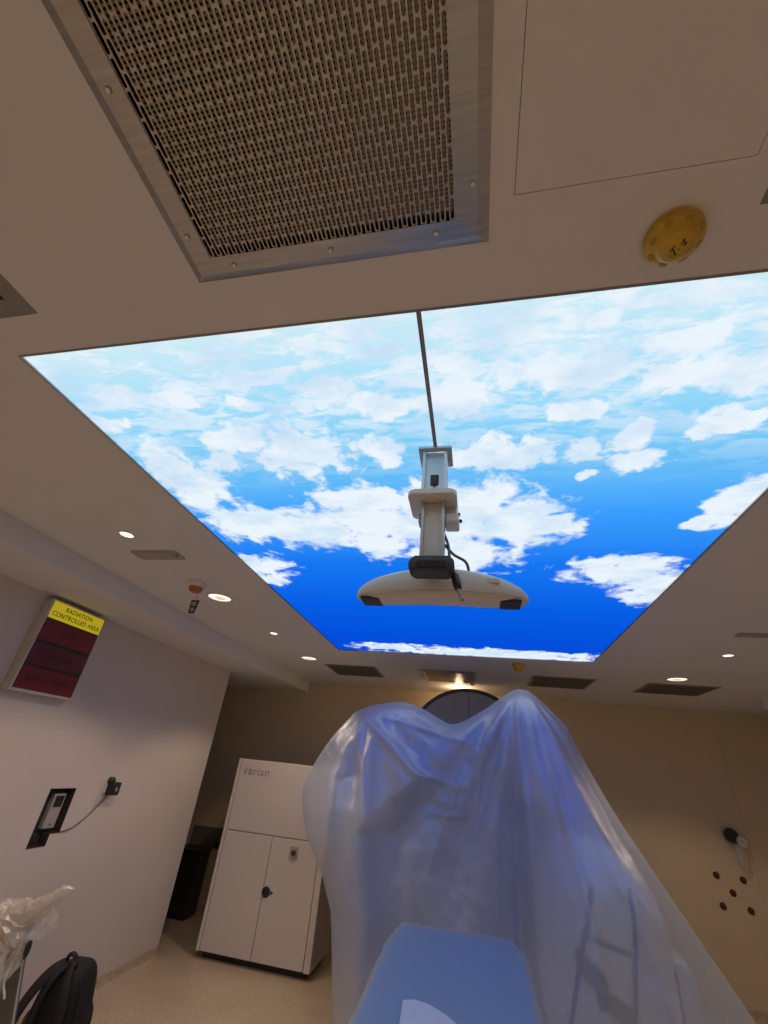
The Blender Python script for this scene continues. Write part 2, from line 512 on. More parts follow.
def slab_with_holes(x0, x1, y0, y1, zb, zt, holes):
    """horizontal slab with rectangular openings"""
    xs = sorted({x0, x1, *[h[0] for h in holes], *[h[1] for h in holes]})
    ys = sorted({y0, y1, *[h[2] for h in holes], *[h[3] for h in holes]})
    bm = bmesh.new(); cache = {}

    def V(x, y, z):
        k = (round(x, 5), round(y, 5), round(z, 5))
        if k not in cache: cache[k] = bm.verts.new((x, y, z))
        return cache[k]

    def solid(i, j):
        if i < 0 or j < 0 or i >= len(xs) - 1 or j >= len(ys) - 1: return False
        cx = (xs[i] + xs[i + 1]) / 2; cy = (ys[j] + ys[j + 1]) / 2
        return not any(h[0] < cx < h[1] and h[2] < cy < h[3] for h in holes)
    for i in range(len(xs) - 1):
        for j in range(len(ys) - 1):
            if not solid(i, j): continue
            a, b, c, d = xs[i], xs[i + 1], ys[j], ys[j + 1]
            bm.faces.new((V(a, c, zb), V(a, d, zb), V(b, d, zb), V(b, c, zb)))
            bm.faces.new((V(a, c, zt), V(b, c, zt), V(b, d, zt), V(a, d, zt)))
            for (ok, p, q) in ((solid(i - 1, j), (a, c), (a, d)), (solid(i + 1, j), (b, d), (b, c)), (solid(i, j - 1), (b, c), (a, c)), (solid(i, j + 1), (a, d), (b, d))):
                if not ok:
                    bm.faces.new((V(*p, zb), V(*p, zt), V(*q, zt), V(*q, zb)))
    return bm


# ------------------------------------------------------------------ the setting
XL, XR, YB, YF = -2.95, 3.40, -3.2, 6.35
XFAR = -6.0
SKY = (-1.327, 1.020, 0.624, 4.158)
HV = (-0.636, 0.044, -0.196, 0.484)
AP = (0.090, 0.494, 0.02, 0.407)

struct('floor', box(XFAR, XR, YB, YF, -0.08, 0.0), 'floor', 'beige speckled vinyl floor')
g = 0.006
struct('ceiling', slab_with_holes(XFAR, XR, YB, YF, H, H + 0.16,
       [(SKY[0] - g, SKY[1] + g, SKY[2] - g, SKY[3] + g), (HV[0] + 0.02, HV[1] - 0.02, HV[2] + 0.02, HV[3] - 0.02),
        (AP[0], AP[1], AP[2], AP[3])]), 'ceiling', 'flat off-white painted ceiling')

# left wall: thick block whose end turns into the dark recess; with a niche cut into its face
NICHE = [(3.086, 1.356), (3.317, 1.356), (3.317, 1.085), (3.236, 1.085), (3.236, 1.016), (3.086, 1.016)]


def left_wall():
    bm = bmesh.new()
    ys = [YB, 3.086, 3.236, 3.317, 5.04]; zs = [0.0, 1.016, 1.085, 1.356, 2.53]
    cache = {}

    def V(x, y, z):
        k = (x, y, z)
        if k not in cache: cache[k] = bm.verts.new(k)
        return cache[k]
    hole = {(1, 1), (1, 2), (2, 2)}
    for i in range(4):
        for j in range(4):
            if (i, j) in hole: continue
            bm.faces.new((V(XL, ys[i], zs[j]), V(XL, ys[i + 1], zs[j]), V(XL, ys[i + 1], zs[j + 1]), V(XL, ys[i], zs[j + 1])))
    bm.faces.new((V(XL, 5.04, 0.0), V(XFAR, 5.04, 0.0), V(XFAR, 5.04, 2.53), V(XL, 5.04, 2.53), ))
    bm.faces.new((V(XL, YB, 0.0), V(XL, YB, 2.53), V(XFAR, YB, 2.53), V(XFAR, YB, 0.0)))
    bm.faces.new((V(XFAR, YB, 0.0), V(XFAR, YB, 2.53), V(XFAR, 5.04, 2.53), V(XFAR, 5.04, 0.0)))
    n = len(NICHE)
    for k in range(n):
        a, b = NICHE[k], NICHE[(k + 1) % n]
        va = [V(XL, *p) if (XL, *p) in cache else V(XL, *p) for p in (a, b)]
        bm.faces.new((va[0], va[1], V(XL - 0.07, *b), V(XL - 0.07, *a)))
    bm.faces.new([V(XL - 0.07, *p) for p in NICHE])
    return bm


struct('wall_left', left_wall(), 'wall', 'off-white side wall')
struct('wall_far', box(XFAR, 2.8305, YF, YF + 0.12, 0, H), 'wall_tan', 'tan end wall behind the draped machine')
struct('wall_far_end', box(2.8330, XR, YF, YF + 0.12, 0, H), 'wall_tan', 'last tan panel of the end wall')
struct('trim_1', box(2.80, 2.86, YF + 0.06, YF + 0.13, 0, H), 'gap', 'dark vertical joint in the end wall')
struct('wall_right', box(XR, XR + 0.12, YB, YF + 0.12, 0, H), 'wall')
struct('wall_back', box(XFAR, XR + 0.12, YB - 0.12, YB, 0, H), 'wall')
struct('wall_recess', box(XFAR - 0.12, XFAR, YB, YF + 0.12, 0, H), 'wall_tan')
struct('trim_2', box(XFAR, -2.40, YB, YF, 2.53, H, 0.0), 'ceiling', 'lowered bulkhead along the left wall')
struct('trim_3', box(2.80, XR, YB, 5.20, 2.53, H, 0.0), 'ceiling', 'lowered bulkhead along the right wall')


def cove(x0, y0, x1, y1, nx, ny, h=0.083):
    """coved vinyl skirting between two floor points, n points into the room"""
    prof = [(0.0, h), (0.004, h), (0.004, 0.03), (0.008, 0.014), (0.018, 0.004), (0.03, 0.0), (0.0, 0.0)]
    bm = bmesh.new()
    A = [bm.verts.new((x0 + nx * p, y0 + ny * p, z)) for p, z in prof]
    B = [bm.verts.new((x1 + nx * p, y1 + ny * p, z)) for p, z in prof]
    n = len(prof)
    for i in range(n):
        bm.faces.new((A[i], A[(i + 1) % n], B[(i + 1) % n], B[i]))
    bm.faces.new(A); bm.faces.new(list(reversed(B)))
    return bm


struct('baseboard_left', cove(XL, YB, XL, 5.04, 1, 0), 'floor', 'coved vinyl skirting of the left wall')
struct('baseboard_far', cove(XFAR, YF, XR, YF, 0, -1), 'floor', 'coved vinyl skirting of the end wall')
struct('baseboard_recess', cove(XFAR, 5.04, XL, 5.04, 0, 1), 'floor')
struct('baseboard_right', cove(XR, YB, XR, YF, -1, 0), 'floor')


# ------------------------------------------------------------------ luminous sky panel
t = thing('sky_panel', 'large backlit ceiling panel printed with white clouds on blue sky', 'light panel', ((SKY[0] + SKY[1]) / 2, (SKY[2] + SKY[3]) / 2, H))
po = obj('diffuser', box(SKY[0], SKY[1], SKY[2], SKY[3], H + 0.004, H + 0.03), 'sky', t, label='glowing printed sky picture')
for nm, b in (('edge_trim', (SKY[0] - g, SKY[1] + g, SKY[2] - g, SKY[2])), ('edge_trim', (SKY[0] - g, SKY[1] + g, SKY[3], SKY[3] + g)),
              ('edge_trim', (SKY[0] - g, SKY[0], SKY[2], SKY[3])), ('edge_trim', (SKY[1], SKY[1] + g, SKY[2], SKY[3]))):
    obj(nm, box(*b, H - 0.002, H + 0.04), 'trim', t)
o = obj('panel_joint_strip', prism([(-0.126, H - 0.001), (-0.114, H - 0.001), (-0.114, H + 0.0038), (-0.126, H + 0.0038)], 'y', SKY[2], 1.128), 'trim')
tag(o, 'thin dark metal strip running from the sky panel edge to the camera post', 'metal strip')

# ------------------------------------------------------------------ big perforated air vent
t = thing('supply_air_vent', 'large stainless steel ceiling vent with slotted grille, nearest the viewer', 'air vent', (-0.296, 0.144, H))
x0, x1, y0, y1 = HV
ix0, ix1, iy0, iy1 = -0.570, -0.023, -0.13, 0.427


def frame_strip(outer, inner, zo, zm, zi):
    """one mitred strip: outer two points, inner two points, with a sloped outer edge"""
    (ax, ay), (bx_, by_) = outer; (cx, cy), (dx, dy) = inner
    f = 0.34
    m0 = (ax + (cx - ax) * f, ay + (cy - ay) * f); m1 = (bx_ + (dx - bx_) * f, by_ + (dy - by_) * f)
    bm = bmesh.new()
    lo = [bm.verts.new(p) for p in ((ax, ay, zo), (bx_, by_, zo), (*m1, zm), (*m0, zm), (cx, cy, zi), (dx, dy, zi))]
    hi = [bm.verts.new((v.co.x, v.co.y, H + 0.004)) for v in lo]
    bm.faces.new((lo[0], lo[1], lo[2], lo[3])); bm.faces.new((lo[3], lo[2], lo[5], lo[4]))
    bm.faces.new((hi[0], hi[3], hi[2], hi[1])); bm.faces.new((hi[3], hi[4], hi[5], hi[2]))
    for a, b in ((0, 1), (1, 2), (2, 5), (5, 4), (4, 3), (3, 0)):
        bm.faces.new((lo[a], hi[a], hi[b], lo[b]))
    return bm


SCREWS = ((-0.598, 0.142), (-0.598, 0.379), (-0.522, 0.450), (-0.29, 0.449), (-0.062, 0.447), (0.012, 0.372), (0.012, 0.12), (0.012, -0.08), (-0.602, -0.1), (-0.3, -0.165))
oc = [(x0, y0), (x1, y0), (x1, y1), (x0, y1)]; ic = [(ix0, iy0), (ix1, iy0), (ix1, iy1), (ix0, iy1)]
for k in range(4):
    a, b = k, (k + 1) % 4
    obj('frame_strip', frame_strip((oc[a], oc[b]), (ic[a], ic[b]), H - 0.001, H - 0.012, H - 0.014), 'steel', t)
for (sx, sy) in SCREWS:
    obj('screw', lathe([(0.0062, -0.0005), (0.0055, -0.003), (0.0025, -0.0045)], 10, Matrix.Translation((sx, sy, H - 0.0135))), 'chrome', t, True)


def slotted_plate():
    ncol = 57; px = (ix1 - ix0) / ncol; sw = px * 0.70
    pitch = 0.040; sl = 0.0362
    bm = bmesh.new(); z0 = H - 0.0105; z1 = H - 0.009
    # webs between columns
    for c in range(ncol + 1):
        xa = ix0 + c * px - (px - sw) / 2; xb = xa + (px - sw)
        v = [bm.verts.new(p) for p in ((xa, iy0, z0), (xa, iy1, z0), (xb, iy1, z0), (xb, iy0, z0), (xa, iy0, z1), (xa, iy1, z1), (xb, iy1, z1), (xb, iy0, z1))]
        for f in ((0, 1, 2, 3), (0, 4, 5, 1), (3, 2, 6, 7)): bm.faces.new([v[i] for i in f])
    # bridges with rounded slot ends
    for c in range(ncol):
        xc = ix0 + (c + 0.5) * px; off = pitch / 2 if c % 2 else 0.0
        y = iy1 - off
        k = 0
        while y > iy0:
            ya, yb = y - (pitch - sl) / 2, y + (pitch - sl) / 2
            r = sw / 2; up = []; dn = []
            for q in range(7):
                a = math.pi * q / 6
                up.append((xc - r * math.cos(a), min(yb + r - r * math.sin(a) if 0 < q < 6 else yb + r, iy1)))
                dn.append((xc - r * math.cos(a), ya - r + r * math.sin(a) if 0 < q < 6 else ya - r))
            vu = [bm.verts.new((p[0], p[1], z0)) for p in up]; vd = [bm.verts.new((p[0], p[1], z0)) for p in dn]
            for q in range(6):
                bm.faces.new((vu[q], vu[q + 1], vd[q + 1], vd[q]))
            y -= pitch
    return bm


o = obj('slotted_grille', slotted_plate(), 'grille', t, label='slotted grey steel grille'); o['kind'] = 'stuff'
obj('back_plate', box(ix0 + 0.012, ix1 + 0.004, iy0 - 0.02, iy1 - 0.012, H + 0.001, H + 0.003), 'backplate', t)
obj('plenum_box', box(ix0 - 0.04, ix1 + 0.02, iy0 - 0.02, iy1 + 0.03, H + 0.10, H + 0.11), 'plenum', t)

# access panel flush in the ceiling
t = thing('access_panel', 'flush off-white ceiling access hatch with a thin dark joint', 'hatch', ((AP[0] + AP[1]) / 2, (AP[2] + AP[3]) / 2, H))
obj('hatch_leaf', box(AP[0] + 0.0012, AP[1] - 0.0012, AP[2] + 0.0012, AP[3] - 0.0012, H + 0.0002, H + 0.02), 'ceiling', t)
obj('joint_frame', box(AP[0] - 0.02, AP[1] + 0.02, AP[2] - 0.02, AP[3] + 0.02, H + 0.162, H + 0.17), 'gap', t)


# ------------------------------------------------------------------ ceiling vents
def vent(name, xa, xb, ya, yb, label, m_frame, m_slat, group=None, nsl=9, fw=0.03, drop=0.006, core='plenum', along='x'):
    t = thing(name, label, 'air vent', ((xa + xb) / 2, (ya + yb) / 2, H), group)
    oc = [(xa, ya), (xb, ya), (xb, yb), (xa, yb)]; ic = [(xa + fw, ya + fw), (xb - fw, ya + fw), (xb - fw, yb - fw), (xa + fw, yb - fw)]
    for k in range(4):
        a, b = k, (k + 1) % 4
        obj('frame_strip', frame_strip((oc[a], oc[b]), (ic[a], ic[b]), H - 0.0005, H - drop, H - drop), m_frame, t)
    obj('vent_core', box(xa + fw, xb - fw, ya + fw, yb - fw, H - 0.001, H - 0.0002), core, t)
    L = (yb - ya - 2 * fw)
    first = None
    for k in range(nsl):
        if along == 'x':
            y = ya + fw + L * (k + 0.5) / nsl
            bm = prism([(y - L / nsl * 0.38, H - 0.0015), (y + L / nsl * 0.30, H - drop - 0.001), (y + L / nsl * 0.36, H - drop), (y - L / nsl * 0.32, H - 0.001)], 'x', xa + fw, xb - fw)
        obj('slat', bm, m_slat, t)
    return t


vent('ceiling_vent', -1.72, -1.10, 4.88, 5.50, 'dark slatted ceiling vent left of the steel hatch', 'vent_grey', 'vent_dark', 'vents along the end wall')
vent('ceiling_vent', 0.585, 1.215, 4.86, 5.46, 'dark slatted ceiling vent above the taller draped peak', 'vent_grey', 'vent_dark', 'vents along the end wall')
vent('ceiling_vent', 1.69, 2.335, 4.89, 5.44, 'dark slatted ceiling vent at the right beside a downlight', 'vent_grey', 'vent_dark', 'vents along the end wall')
vent('ceiling_vent', -1.76, -1.137, -0.11, 0.503, 'grey square diffuser cut by the left edge of view', 'vent_grey', 'vent_grey', None, 6, 0.05)
vent('ceiling_vent', 0.535, 1.15, -0.11, 0.488, 'grey square diffuser cut by the right edge of view', 'vent_grey', 'vent_grey', None, 6, 0.05)

# bright steel hatch above the arch, slightly dropped
t = thing('steel_hatch', 'shiny steel framed ceiling hatch above the arched stand', 'hatch', (-0.285, 5.18, H))
oc = [(-0.604, 4.865), (0.02, 4.865), (0.02, 5.50), (-0.604, 5.50)]; ic = [(-0.55, 4.92), (-0.04, 4.92), (-0.04, 5.45), (-0.55, 5.45)]
for k in range(4):
    a, b = k, (k + 1) % 4
    obj('frame_strip', frame_strip((oc[a], oc[b]), (ic[a], ic[b]), H - 0.0005, H - 0.012, H - 0.014), 'steel', t)
obj('hatch_leaf', box(-0.55, -0.04, 4.92, 5.45, H - 0.010, H - 0.002), mat('tarnished_steel', (0.30, 0.25, 0.20), 0.36, 1.0, var=0.15, scale=5), t)
obj('latch', box(-0.06, -0.01, 5.36, 5.49, H - 0.03, H - 0.012, 0.004), 'chrome', t)
obj('bolt', lathe([(0.012, 0), (0.012, -0.008), (0.006, -0.012)], 12, Matrix.Translation((-0.28, 4.89, H - 0.012))), 'chrome', t, True)


# ------------------------------------------------------------------ downlights
def downlight(x, y, r, label, group, power, visible=True):
    t = thing('downlight', label, 'downlight', (x, y, H), group)
    ring = lathe([(r * 1.22, -0.0003), (r * 1.20, -0.005), (r * 1.02, -0.007), (r * 0.98, -0.002), (r * 0.98, -0.0003)], 32, Matrix.Translation((x, y, H)), cap=False)
    obj('trim_ring', ring, 'white_plastic', t, True)
    lens = lathe([(r * 0.98, -0.0006), (r * 0.9, -0.003), (r * 0.5, -0.0045), (0.0, -0.005)], 32, Matrix.Translation((x, y, H)), cap=False)
    obj('lens', lens, 'lamp_big' if r > 0.06 else 'lamp_small', t, True, label='glowing warm lens')
    if r > 0.06:
        obj('lamp_core', lathe([(r * 0.50, -0.0047), (r * 0.42, -0.0062), (0.0, -0.0066)], 24, Matrix.Translation((x, y + r * 0.12, H)), cap=False), 'lamp_core', t, True)
    li = bpy.data.lights.new('downlight_lamp', 'SPOT')
    li.energy = power; li.color = LAMP_COL; li.spot_size = math.radians(120); li.spot_blend = 0.34; li.shadow_soft_size = r * 0.8
    lo = bpy.data.objects.new('downlight_lamp', li); C.objects.link(lo)
    lo.location = (x, y, H - 0.012); lo.parent = t
    lo.matrix_parent_inverse = Matrix.Translation(-t.location)
    return t


def lamp_mat(name, c0, c1, s):
    """bright lens with a hotter centre line of LEDs"""
    m = mat(name, (0.9, 0.85, 0.75), 0.3, var=0)
    nt = m.node_tree; b = nt.nodes['Principled BSDF']
    b.inputs['Emission Color'].default_value = (*c0, 1); b.inputs['Emission Strength'].default_value = s
    return m


M['lamp_big'] = lamp_mat('warm_lens', (1.0, 0.90, 0.72), None, 1.25)
M['lamp_core'] = lamp_mat('warm_lens_core', (1.0, 0.82, 0.58), None, 0.62)
M['lamp_small'] = lamp_mat('warm_small_lens', (1.0, 0.90, 0.70), None, 2.2)
LB, LS = 0.083, 0.036
downlight(-1.835, 2.715, LB, 'large round downlight beside the orange-based detector', 'large downlights', SPOT_BIG)
downlight(-1.804, 4.62, LB, 'large round downlight by the left end-wall vent', 'large downlights', SPOT_BIG)
downlight(1.860, 4.645, LB, 'large round downlight beside the right end-wall vent', 'large downlights', SPOT_BIG)
downlight(-1.850, 1.738, LS, 'small round downlight by the grey ceiling plate on the left', 'small downlights', SPOT_SMALL)
downlight(-1.802, 3.640, LS, 'small round downlight between two large ones on the left', 'small downlights', SPOT_SMALL)
downlight(1.871, 3.703, LS, 'small round downlight right of the sky panel', 'small downlights', SPOT_SMALL)
for (x, y, r) in ((1.865, 1.74, LS), (-1.84, 0.80, LB), (1.86, 0.80, LB), (-1.84, -0.9, LB), (1.86, -0.9, LB), (0.0, -1.3, LB), (0.0, -2.4, LB)):  # unseen lamps added to raise the general light in the room
    downlight(x, y, r, 'unseen downlight added for general light, behind or beside the viewer', 'added downlights beyond the view', SPOT_BIG if r > 0.06 else SPOT_SMALL)

# ------------------------------------------------------------------ small ceiling items
o = None
for (xa, xb, ya, yb, lab) in ((-1.995, -1.685, 1.937, 2.056, 'slim grey ceiling plate near the small downlight on the left'), (1.69, 2.0, 3.13, 3.215, 'slim grey ceiling plate at the right edge of view')):
    t = thing('ceiling_plate', lab, 'ceiling plate', ((xa + xb) / 2, (ya + yb) / 2, H), 'slim ceiling plates')
    bm = prism([(p[0], p[1]) for p in rrect(xa, xb, ya, yb, 0.02, 4)], 'z', H - 0.006, H - 0.0003)
    obj('cover', bm, 'plate_grey', t)
    obj('inset', prism(rrect(xa + 0.02, xb - 0.05, ya + 0.015, yb - 0.015, 0.012, 4), 'z', H - 0.0085, H - 0.006), 'plate_grey', t)
    obj('indicator', lathe([(0.010, 0), (0.009, -0.003), (0.004, -0.005)], 12, Matrix.Translation((xb - 0.025, (ya + yb) / 2, H - 0.006))), 'vent_dark', t, True)

# yellow dust-capped detector with handwriting
t = thing('smoke_detector', 'yellow dust-capped smoke detector with black handwritten marks', 'smoke detector', (0.402, 0.523, H))
T = Matrix.Translation((0.402, 0.523, H))
obj('base', lathe([(0.050, -0.0003), (0.053, -0.003), (0.053, -0.010), (0.050, -0.014)], 40, T), 'yellow_cover', t, 'auto')
obj('cap', lathe([(0.052, -0.012), (0.0525, -0.018), (0.049, -0.025), (0.041, -0.029), (0.037, -0.031), (0.033, -0.039), (0.029, -0.042), (0.024, -0.043), (0.023, -0.0445), (0.0, -0.0445)], 40, T, cap=False), 'yellow_cover', t, True)
for k in range(8):
    a = 2 * math.pi * k / 8 + 0.2
    m4 = T @ Matrix.Rotation(a, 4, 'Z') @ Matrix.Translation((0.0445, 0, -0.0275)) @ Matrix.Rotation(-0.48, 4, 'Y')
    bm = box(-0.0042, 0.0042, -0.007, 0.007, -0.0010, 0.0030, 0.0008, 1); bmesh.ops.transform(bm, matrix=m4, verts=bm.verts)
    obj('smoke_slot', bm, mat('amber_slot', (0.44, 0.28, 0.03), 0.5, var=0.1) if k == 0 else bpy.data.materials['amber_slot'], t)
zs_ = H - 0.0448
strokes = [[(0.3935, 0.542), (0.3985, 0.5315)], [(0.396, 0.5368), (0.4065, 0.5505)], [(0.4075, 0.541), (0.4090, 0.5385)], [(0.4095, 0.5315), (0.4115, 0.5205)], [(0.4115, 0.5205), (0.4165, 0.5335)], [(0.4165, 0.5335), (0.4185, 0.5265)]]
bm = bmesh.new()
for s in strokes:
    # shift the strokes into the flat bottom of the cap
    add_tube(bm, [(p[0] - 0.004, p[1] - 0.0125, zs_) for p in s], 0.0011, 6)
obj('handwriting', bm, 'ink', t)

t = thing('smoke_detector', 'small yellow-capped detector under the far edge of the sky panel', 'smoke detector', (0.404, 4.372, H))
T = Matrix.Translation((0.404, 4.372, H))
obj('base', lathe([(0.055, -0.0003), (0.058, -0.004), (0.057, -0.015)], 28, T), 'yellow_cover', t, 'auto')
obj('cap', lathe([(0.056, -0.014), (0.052, -0.03), (0.040, -0.05), (0.030, -0.062), (0.02, -0.068), (0.0, -0.070)], 28, T, cap=False), 'yellow_cover', t, True)

t = thing('heat_detector', 'white detector with an orange-brown cap on the left ceiling', 'detector', (-1.845, 2.435, H))
T = Matrix.Translation((-1.845, 2.435, H))
obj('base', lathe([(0.058, -0.0003), (0.060, -0.006), (0.058, -0.028), (0.050, -0.034)], 32, T), 'white_plastic', t, 'auto')
obj('cap', lathe([(0.045, -0.030), (0.044, -0.052), (0.036, -0.064), (0.0, -0.066)], 32, T, cap=False), 'orange', t, 'auto')

# narrow tag hanging beneath the detector
t = thing('hanging_tag', 'small dark-framed tag hanging below the orange-capped detector', 'tag', (-1.835, 2.46, 2.45))
obj('cord', tube([(-1.835, 2.46, 2.598), (-1.836, 2.46, 2.545)], 0.0012, 6), 'cable', t)
ou = [(-1.866, 2.545), (-1.806, 2.545), (-1.818, 2.455), (-1.860, 2.455)]
obj('tag_frame', prism(ou, 'y', 2.458, 2.462), 'black_plastic', t)
for zz0, zz1, wd in ((2.505, 2.533, 0.018), (2.466, 2.494, 0.014)):
    obj('pane', prism(rrect(-1.837 - wd, -1.837 + wd, zz0, zz1, 0.004, 2), 'y', 2.4565, 2.4635), 'plate_grey', t)

# ------------------------------------------------------------------ ceiling-mounted tracking camera
t = thing('tracking_camera', 'white infrared tracking camera bar hanging on an aluminium ceiling post', 'tracking camera', (-0.121, 1.18, H))
px, py0, py1 = -0.121, 1.140, 1.215
obj('ceiling_plate', slab_with_holes(-0.178, -0.064, 1.128, 1.236, H - 0.010, H - 0.001, [(px - 0.03, px + 0.03, 1.15, 1.20)]), 'alu', t)
# column: H-profile extrusion, two flanges and a recessed web, in two telescoping lengths
def column(z0, z1, hw, fl, yA, yB):
    web = yA + 0.016
    poly = [(px - hw, yA), (px - hw + fl, yA), (px - hw + fl, web), (px + hw - fl, web), (px + hw - fl, yA), (px + hw, yA), (px + hw, yB), (px + hw - fl, yB),
            (px + hw - fl, yB - 0.016), (px - hw + fl, yB - 0.016), (px - hw + fl, yB), (px - hw, yB)]
    return prism(poly, 'z', z0, z1)
up = obj('upper_column', column(2.44, H - 0.008, 0.041, 0.010, py0, py1), 'alu', t)
obj('cable_port', prism(rrect(px - 0.014, px + 0.014, 2.512, 2.556, 0.004, 3), 'y', py0 + 0.0150, py0 + 0.0158), 'black_plastic', up)
obj('cable_plug', box(px - 0.006, px + 0.006, py0 + 0.006, py0 + 0.015, 2.510, 2.546, 0.002), 'black_plastic', up)
obj('lower_column', column(2.225, 2.46, 0.036, 0.008, py0 + 0.002, py1 - 0.004), 'alu', t)
obj('lower_column_cover', box(px - 0.0275, px + 0.0275, py0 + 0.013, py0 + 0.0178, 2.23, 2.437), 'housing', t)
obj('collar', prism(rrect(px - 0.079, px + 0.075, 1.098, 1.262, 0.022, 5), 'z', 2.444, 2.461, 0.003), 'housing', t)
bxo = obj('junction_box', box(px + 0.036, px + 0.080, 1.165, 1.235, 2.378, 2.412, 0.006), 'white_plastic', t)
obj('box_bracket', box(px + 0.036, px + 0.074, 1.18, 1.225, 2.408, 2.446, 0.003), 'alu', bxo)
for zz in (2.400, 2.425):
    obj('knob', lathe([(0.006, 0), (0.006, 0.008), (0.003, 0.010)], 10, frame_mtx((px + 0.0735 if zz > 2.41 else px + 0.0795, 1.20, zz), (0, 1, 0), (0, 0, 1))), 'black_plastic', bxo)
obj('side_clip', box(px - 0.049, px - 0.036, 1.17, 1.21, 2.38, 2.415, 0.003), 'plate_grey', t)
hd = obj('grip_handle', prism(rrect(px - 0.060, px + 0.069, 2.178, 2.228, 0.018, 6), 'y', 1.098, 1.150, 0.006), 'dark_grey', t, 'auto')
obj('grip_recess', prism(rrect(px - 0.037, px + 0.047, 2.190, 2.212, 0.008, 4), 'y', 1.0965, 1.1005), 'black_plastic', hd)
for dx in (-0.017, 0.029):
    obj('screw', lathe([(0.004, 0), (0.003, 0.002)], 10, frame_mtx((px + dx, 1.0968, 2.201), (1, 0, 0), (0, 0, 1))), 'dark_grey', hd)

# housing: long lens-shaped bar, bowed like a crescent in plan
def bar_shape():
    bm = bmesh.new(); n = 48; rings = []
    xa, xb = -0.382, 0.168
    for i in range(n + 1):
        s = -1 + 2 * i / n
        x = (xa + xb) / 2 + (xb - xa) / 2 * s
        e = (1 - abs(s) ** 9) ** 0.5 if abs(s) < 1 else 0
        e = max(e, 0.03)
        bow = 0.055 * (s * s)                # ends swing away from the viewer
        top = 2.200 + 0.045 * (1 - s * s)
        bot = 2.145 + 0.012 * (s * s)
        zc = (top + bot) / 2; hz = (top - bot) / 2 * e
        yc = 1.255 + bow; hy = 0.058 * (0.55 + 0.45 * e)
        ring = []
        for k in range(20):
            a = 2 * math.pi * k / 20
            ca, sa = math.cos(a), math.sin(a)
            q = 0.55
            ring.append(bm.verts.new((x, yc + hy * e * math.copysign(abs(ca) ** q, ca), zc + hz * math.copysign(abs(sa) ** q, sa))))
        rings.append(ring)
    for a, b in zip(rings[:-1], rings[1:]):
        for k in range(20):
            bm.faces.new((a[k], a[(k + 1) % 20], b[(k + 1) % 20], b[k]))
    bm.faces.new(list(reversed(rings[0]))); bm.faces.new(rings[-1])
    return bm
hs = obj('housing', bar_shape(), 'housing', t, True, label='long white crescent-shaped camera housing')
for sgn, xc in ((-1, -0.322), (1, 0.108)):
    obj('lens_window', box(xc - 0.031, xc + 0.031, 1.248, 1.32, 2.1505, 2.1590, 0.002), 'black_plastic', hs)
for xc, zc in ((-0.30, 2.194), (0.085, 2.198)):
    obj('screw', lathe([(0.003, 0), (0.002, 0.002)], 8, frame_mtx((xc, 1.234, zc), (1, 0, 0), (0, 0.3, 1))), 'black_plastic', hs)
obj('badge', box(0.028, 0.076, 1.213, 1.223, 2.196, 2.210, 0.001, 1), 'housing', hs)
obj('housing_seam', tube([(-0.24 + 0.4 * k / 12, 1.1995 + 0.055 * ((-0.24 + 0.4 * k / 12 + 0.107) / 0.275) ** 2 - 0.001, 2.163) for k in range(13)], 0.0008, 5), 'plate_grey', hs)
obj('mount_bracket', box(px - 0.03, px + 0.03, 1.15, 1.25, 2.205, 2.252, 0.006), 'alu', t)
cb = obj('cable', tube(curve_pts([(px + 0.03, 1.20, 2.36), (px + 0.046, 1.19, 2.31), (px + 0.052, 1.175, 2.26), (px + 0.062, 1.155, 2.215), (px + 0.069, 1.150, 2.195)], 28), 0.0045), 'cable', t, True)
obj('cable', tube(curve_pts([(px + 0.035, 1.20, 2.315), (px + 0.062, 1.215, 2.288), (px + 0.098, 1.225, 2.268), (px + 0.108, 1.232, 2.238), (px + 0.109, 1.236, 2.215)], 28), 0.0045), 'cable', t, True)
cn = obj('connector', tube([(px + 0.068, 1.150, 2.196), (px + 0.070, 1.148, 2.187), (px + 0.076, 1.142, 2.158), (px + 0.080, 1.138, 2.142)], [0.008, 0.0125, 0.0125, 0.009], 12), 'black_plastic', t, True)
obj('connector_ring', tube([(px + 0.067, 1.151, 2.204), (px + 0.0685, 1.150, 2.193)], 0.0085, 12), mat('brass', (0.55, 0.36, 0.08), 0.35, 0.8, var=0.05), cn)
obj('plug_sleeve', tube(curve_pts([(px + 0.079, 1.138, 2.145), (px + 0.085, 1.134, 2.125), (px + 0.092, 1.13, 2.108)], 8), 0.0062, 10), 'plate_grey', cn, True)

# ------------------------------------------------------------------ illuminated warning sign on the left wall
t = thing('warning_sign', 'wall sign with a yellow radiation area panel over three dark red panels', 'sign', (XL, 2.61, 2.21))
XS = -2.872
obj('case', box(XL + 0.0005, XS - 0.004, 2.372, 2.862, 1.905, 2.502, 0.006), 'sign_case', t)
obj('black_face', box(XS - 0.005, XS - 0.003, 2.384, 2.850, 1.920, 2.490), 'black_plastic', t)
rows = [(2.374, 2.490, 'sign_yellow', ['RADIATION', 'CONTROLLED AREA'], 0.040), (2.228, 2.362, 'sign_red', ['ROOM'], 0.042), (2.075, 2.208, 'sign_red_dark', ['X-RAY ON'], 0.042), (1.922, 2.058, 'sign_red', ['RADIATION ON'], 0.042)]
for z0, z1, mm, lines, sz in rows:
    pn = obj('sign_pane', box(XS - 0.004, XS, 2.384, 2.850, z0, z1, 0.001, 1), mm, t)
    for i, ln in enumerate(lines):
        zc = (z0 + z1) / 2 + (0.024 - 0.048 * i if len(lines) > 1 else 0)
        obj('lettering', text_bm(ln, sz * 1.12, frame_mtx((XS + 0.0006, 2.617, zc), (0, 1, 0), (0, 0, 1)), 0.0006, 1.05), 'ink' if mm == 'sign_yellow' else 'sign_text', pn)

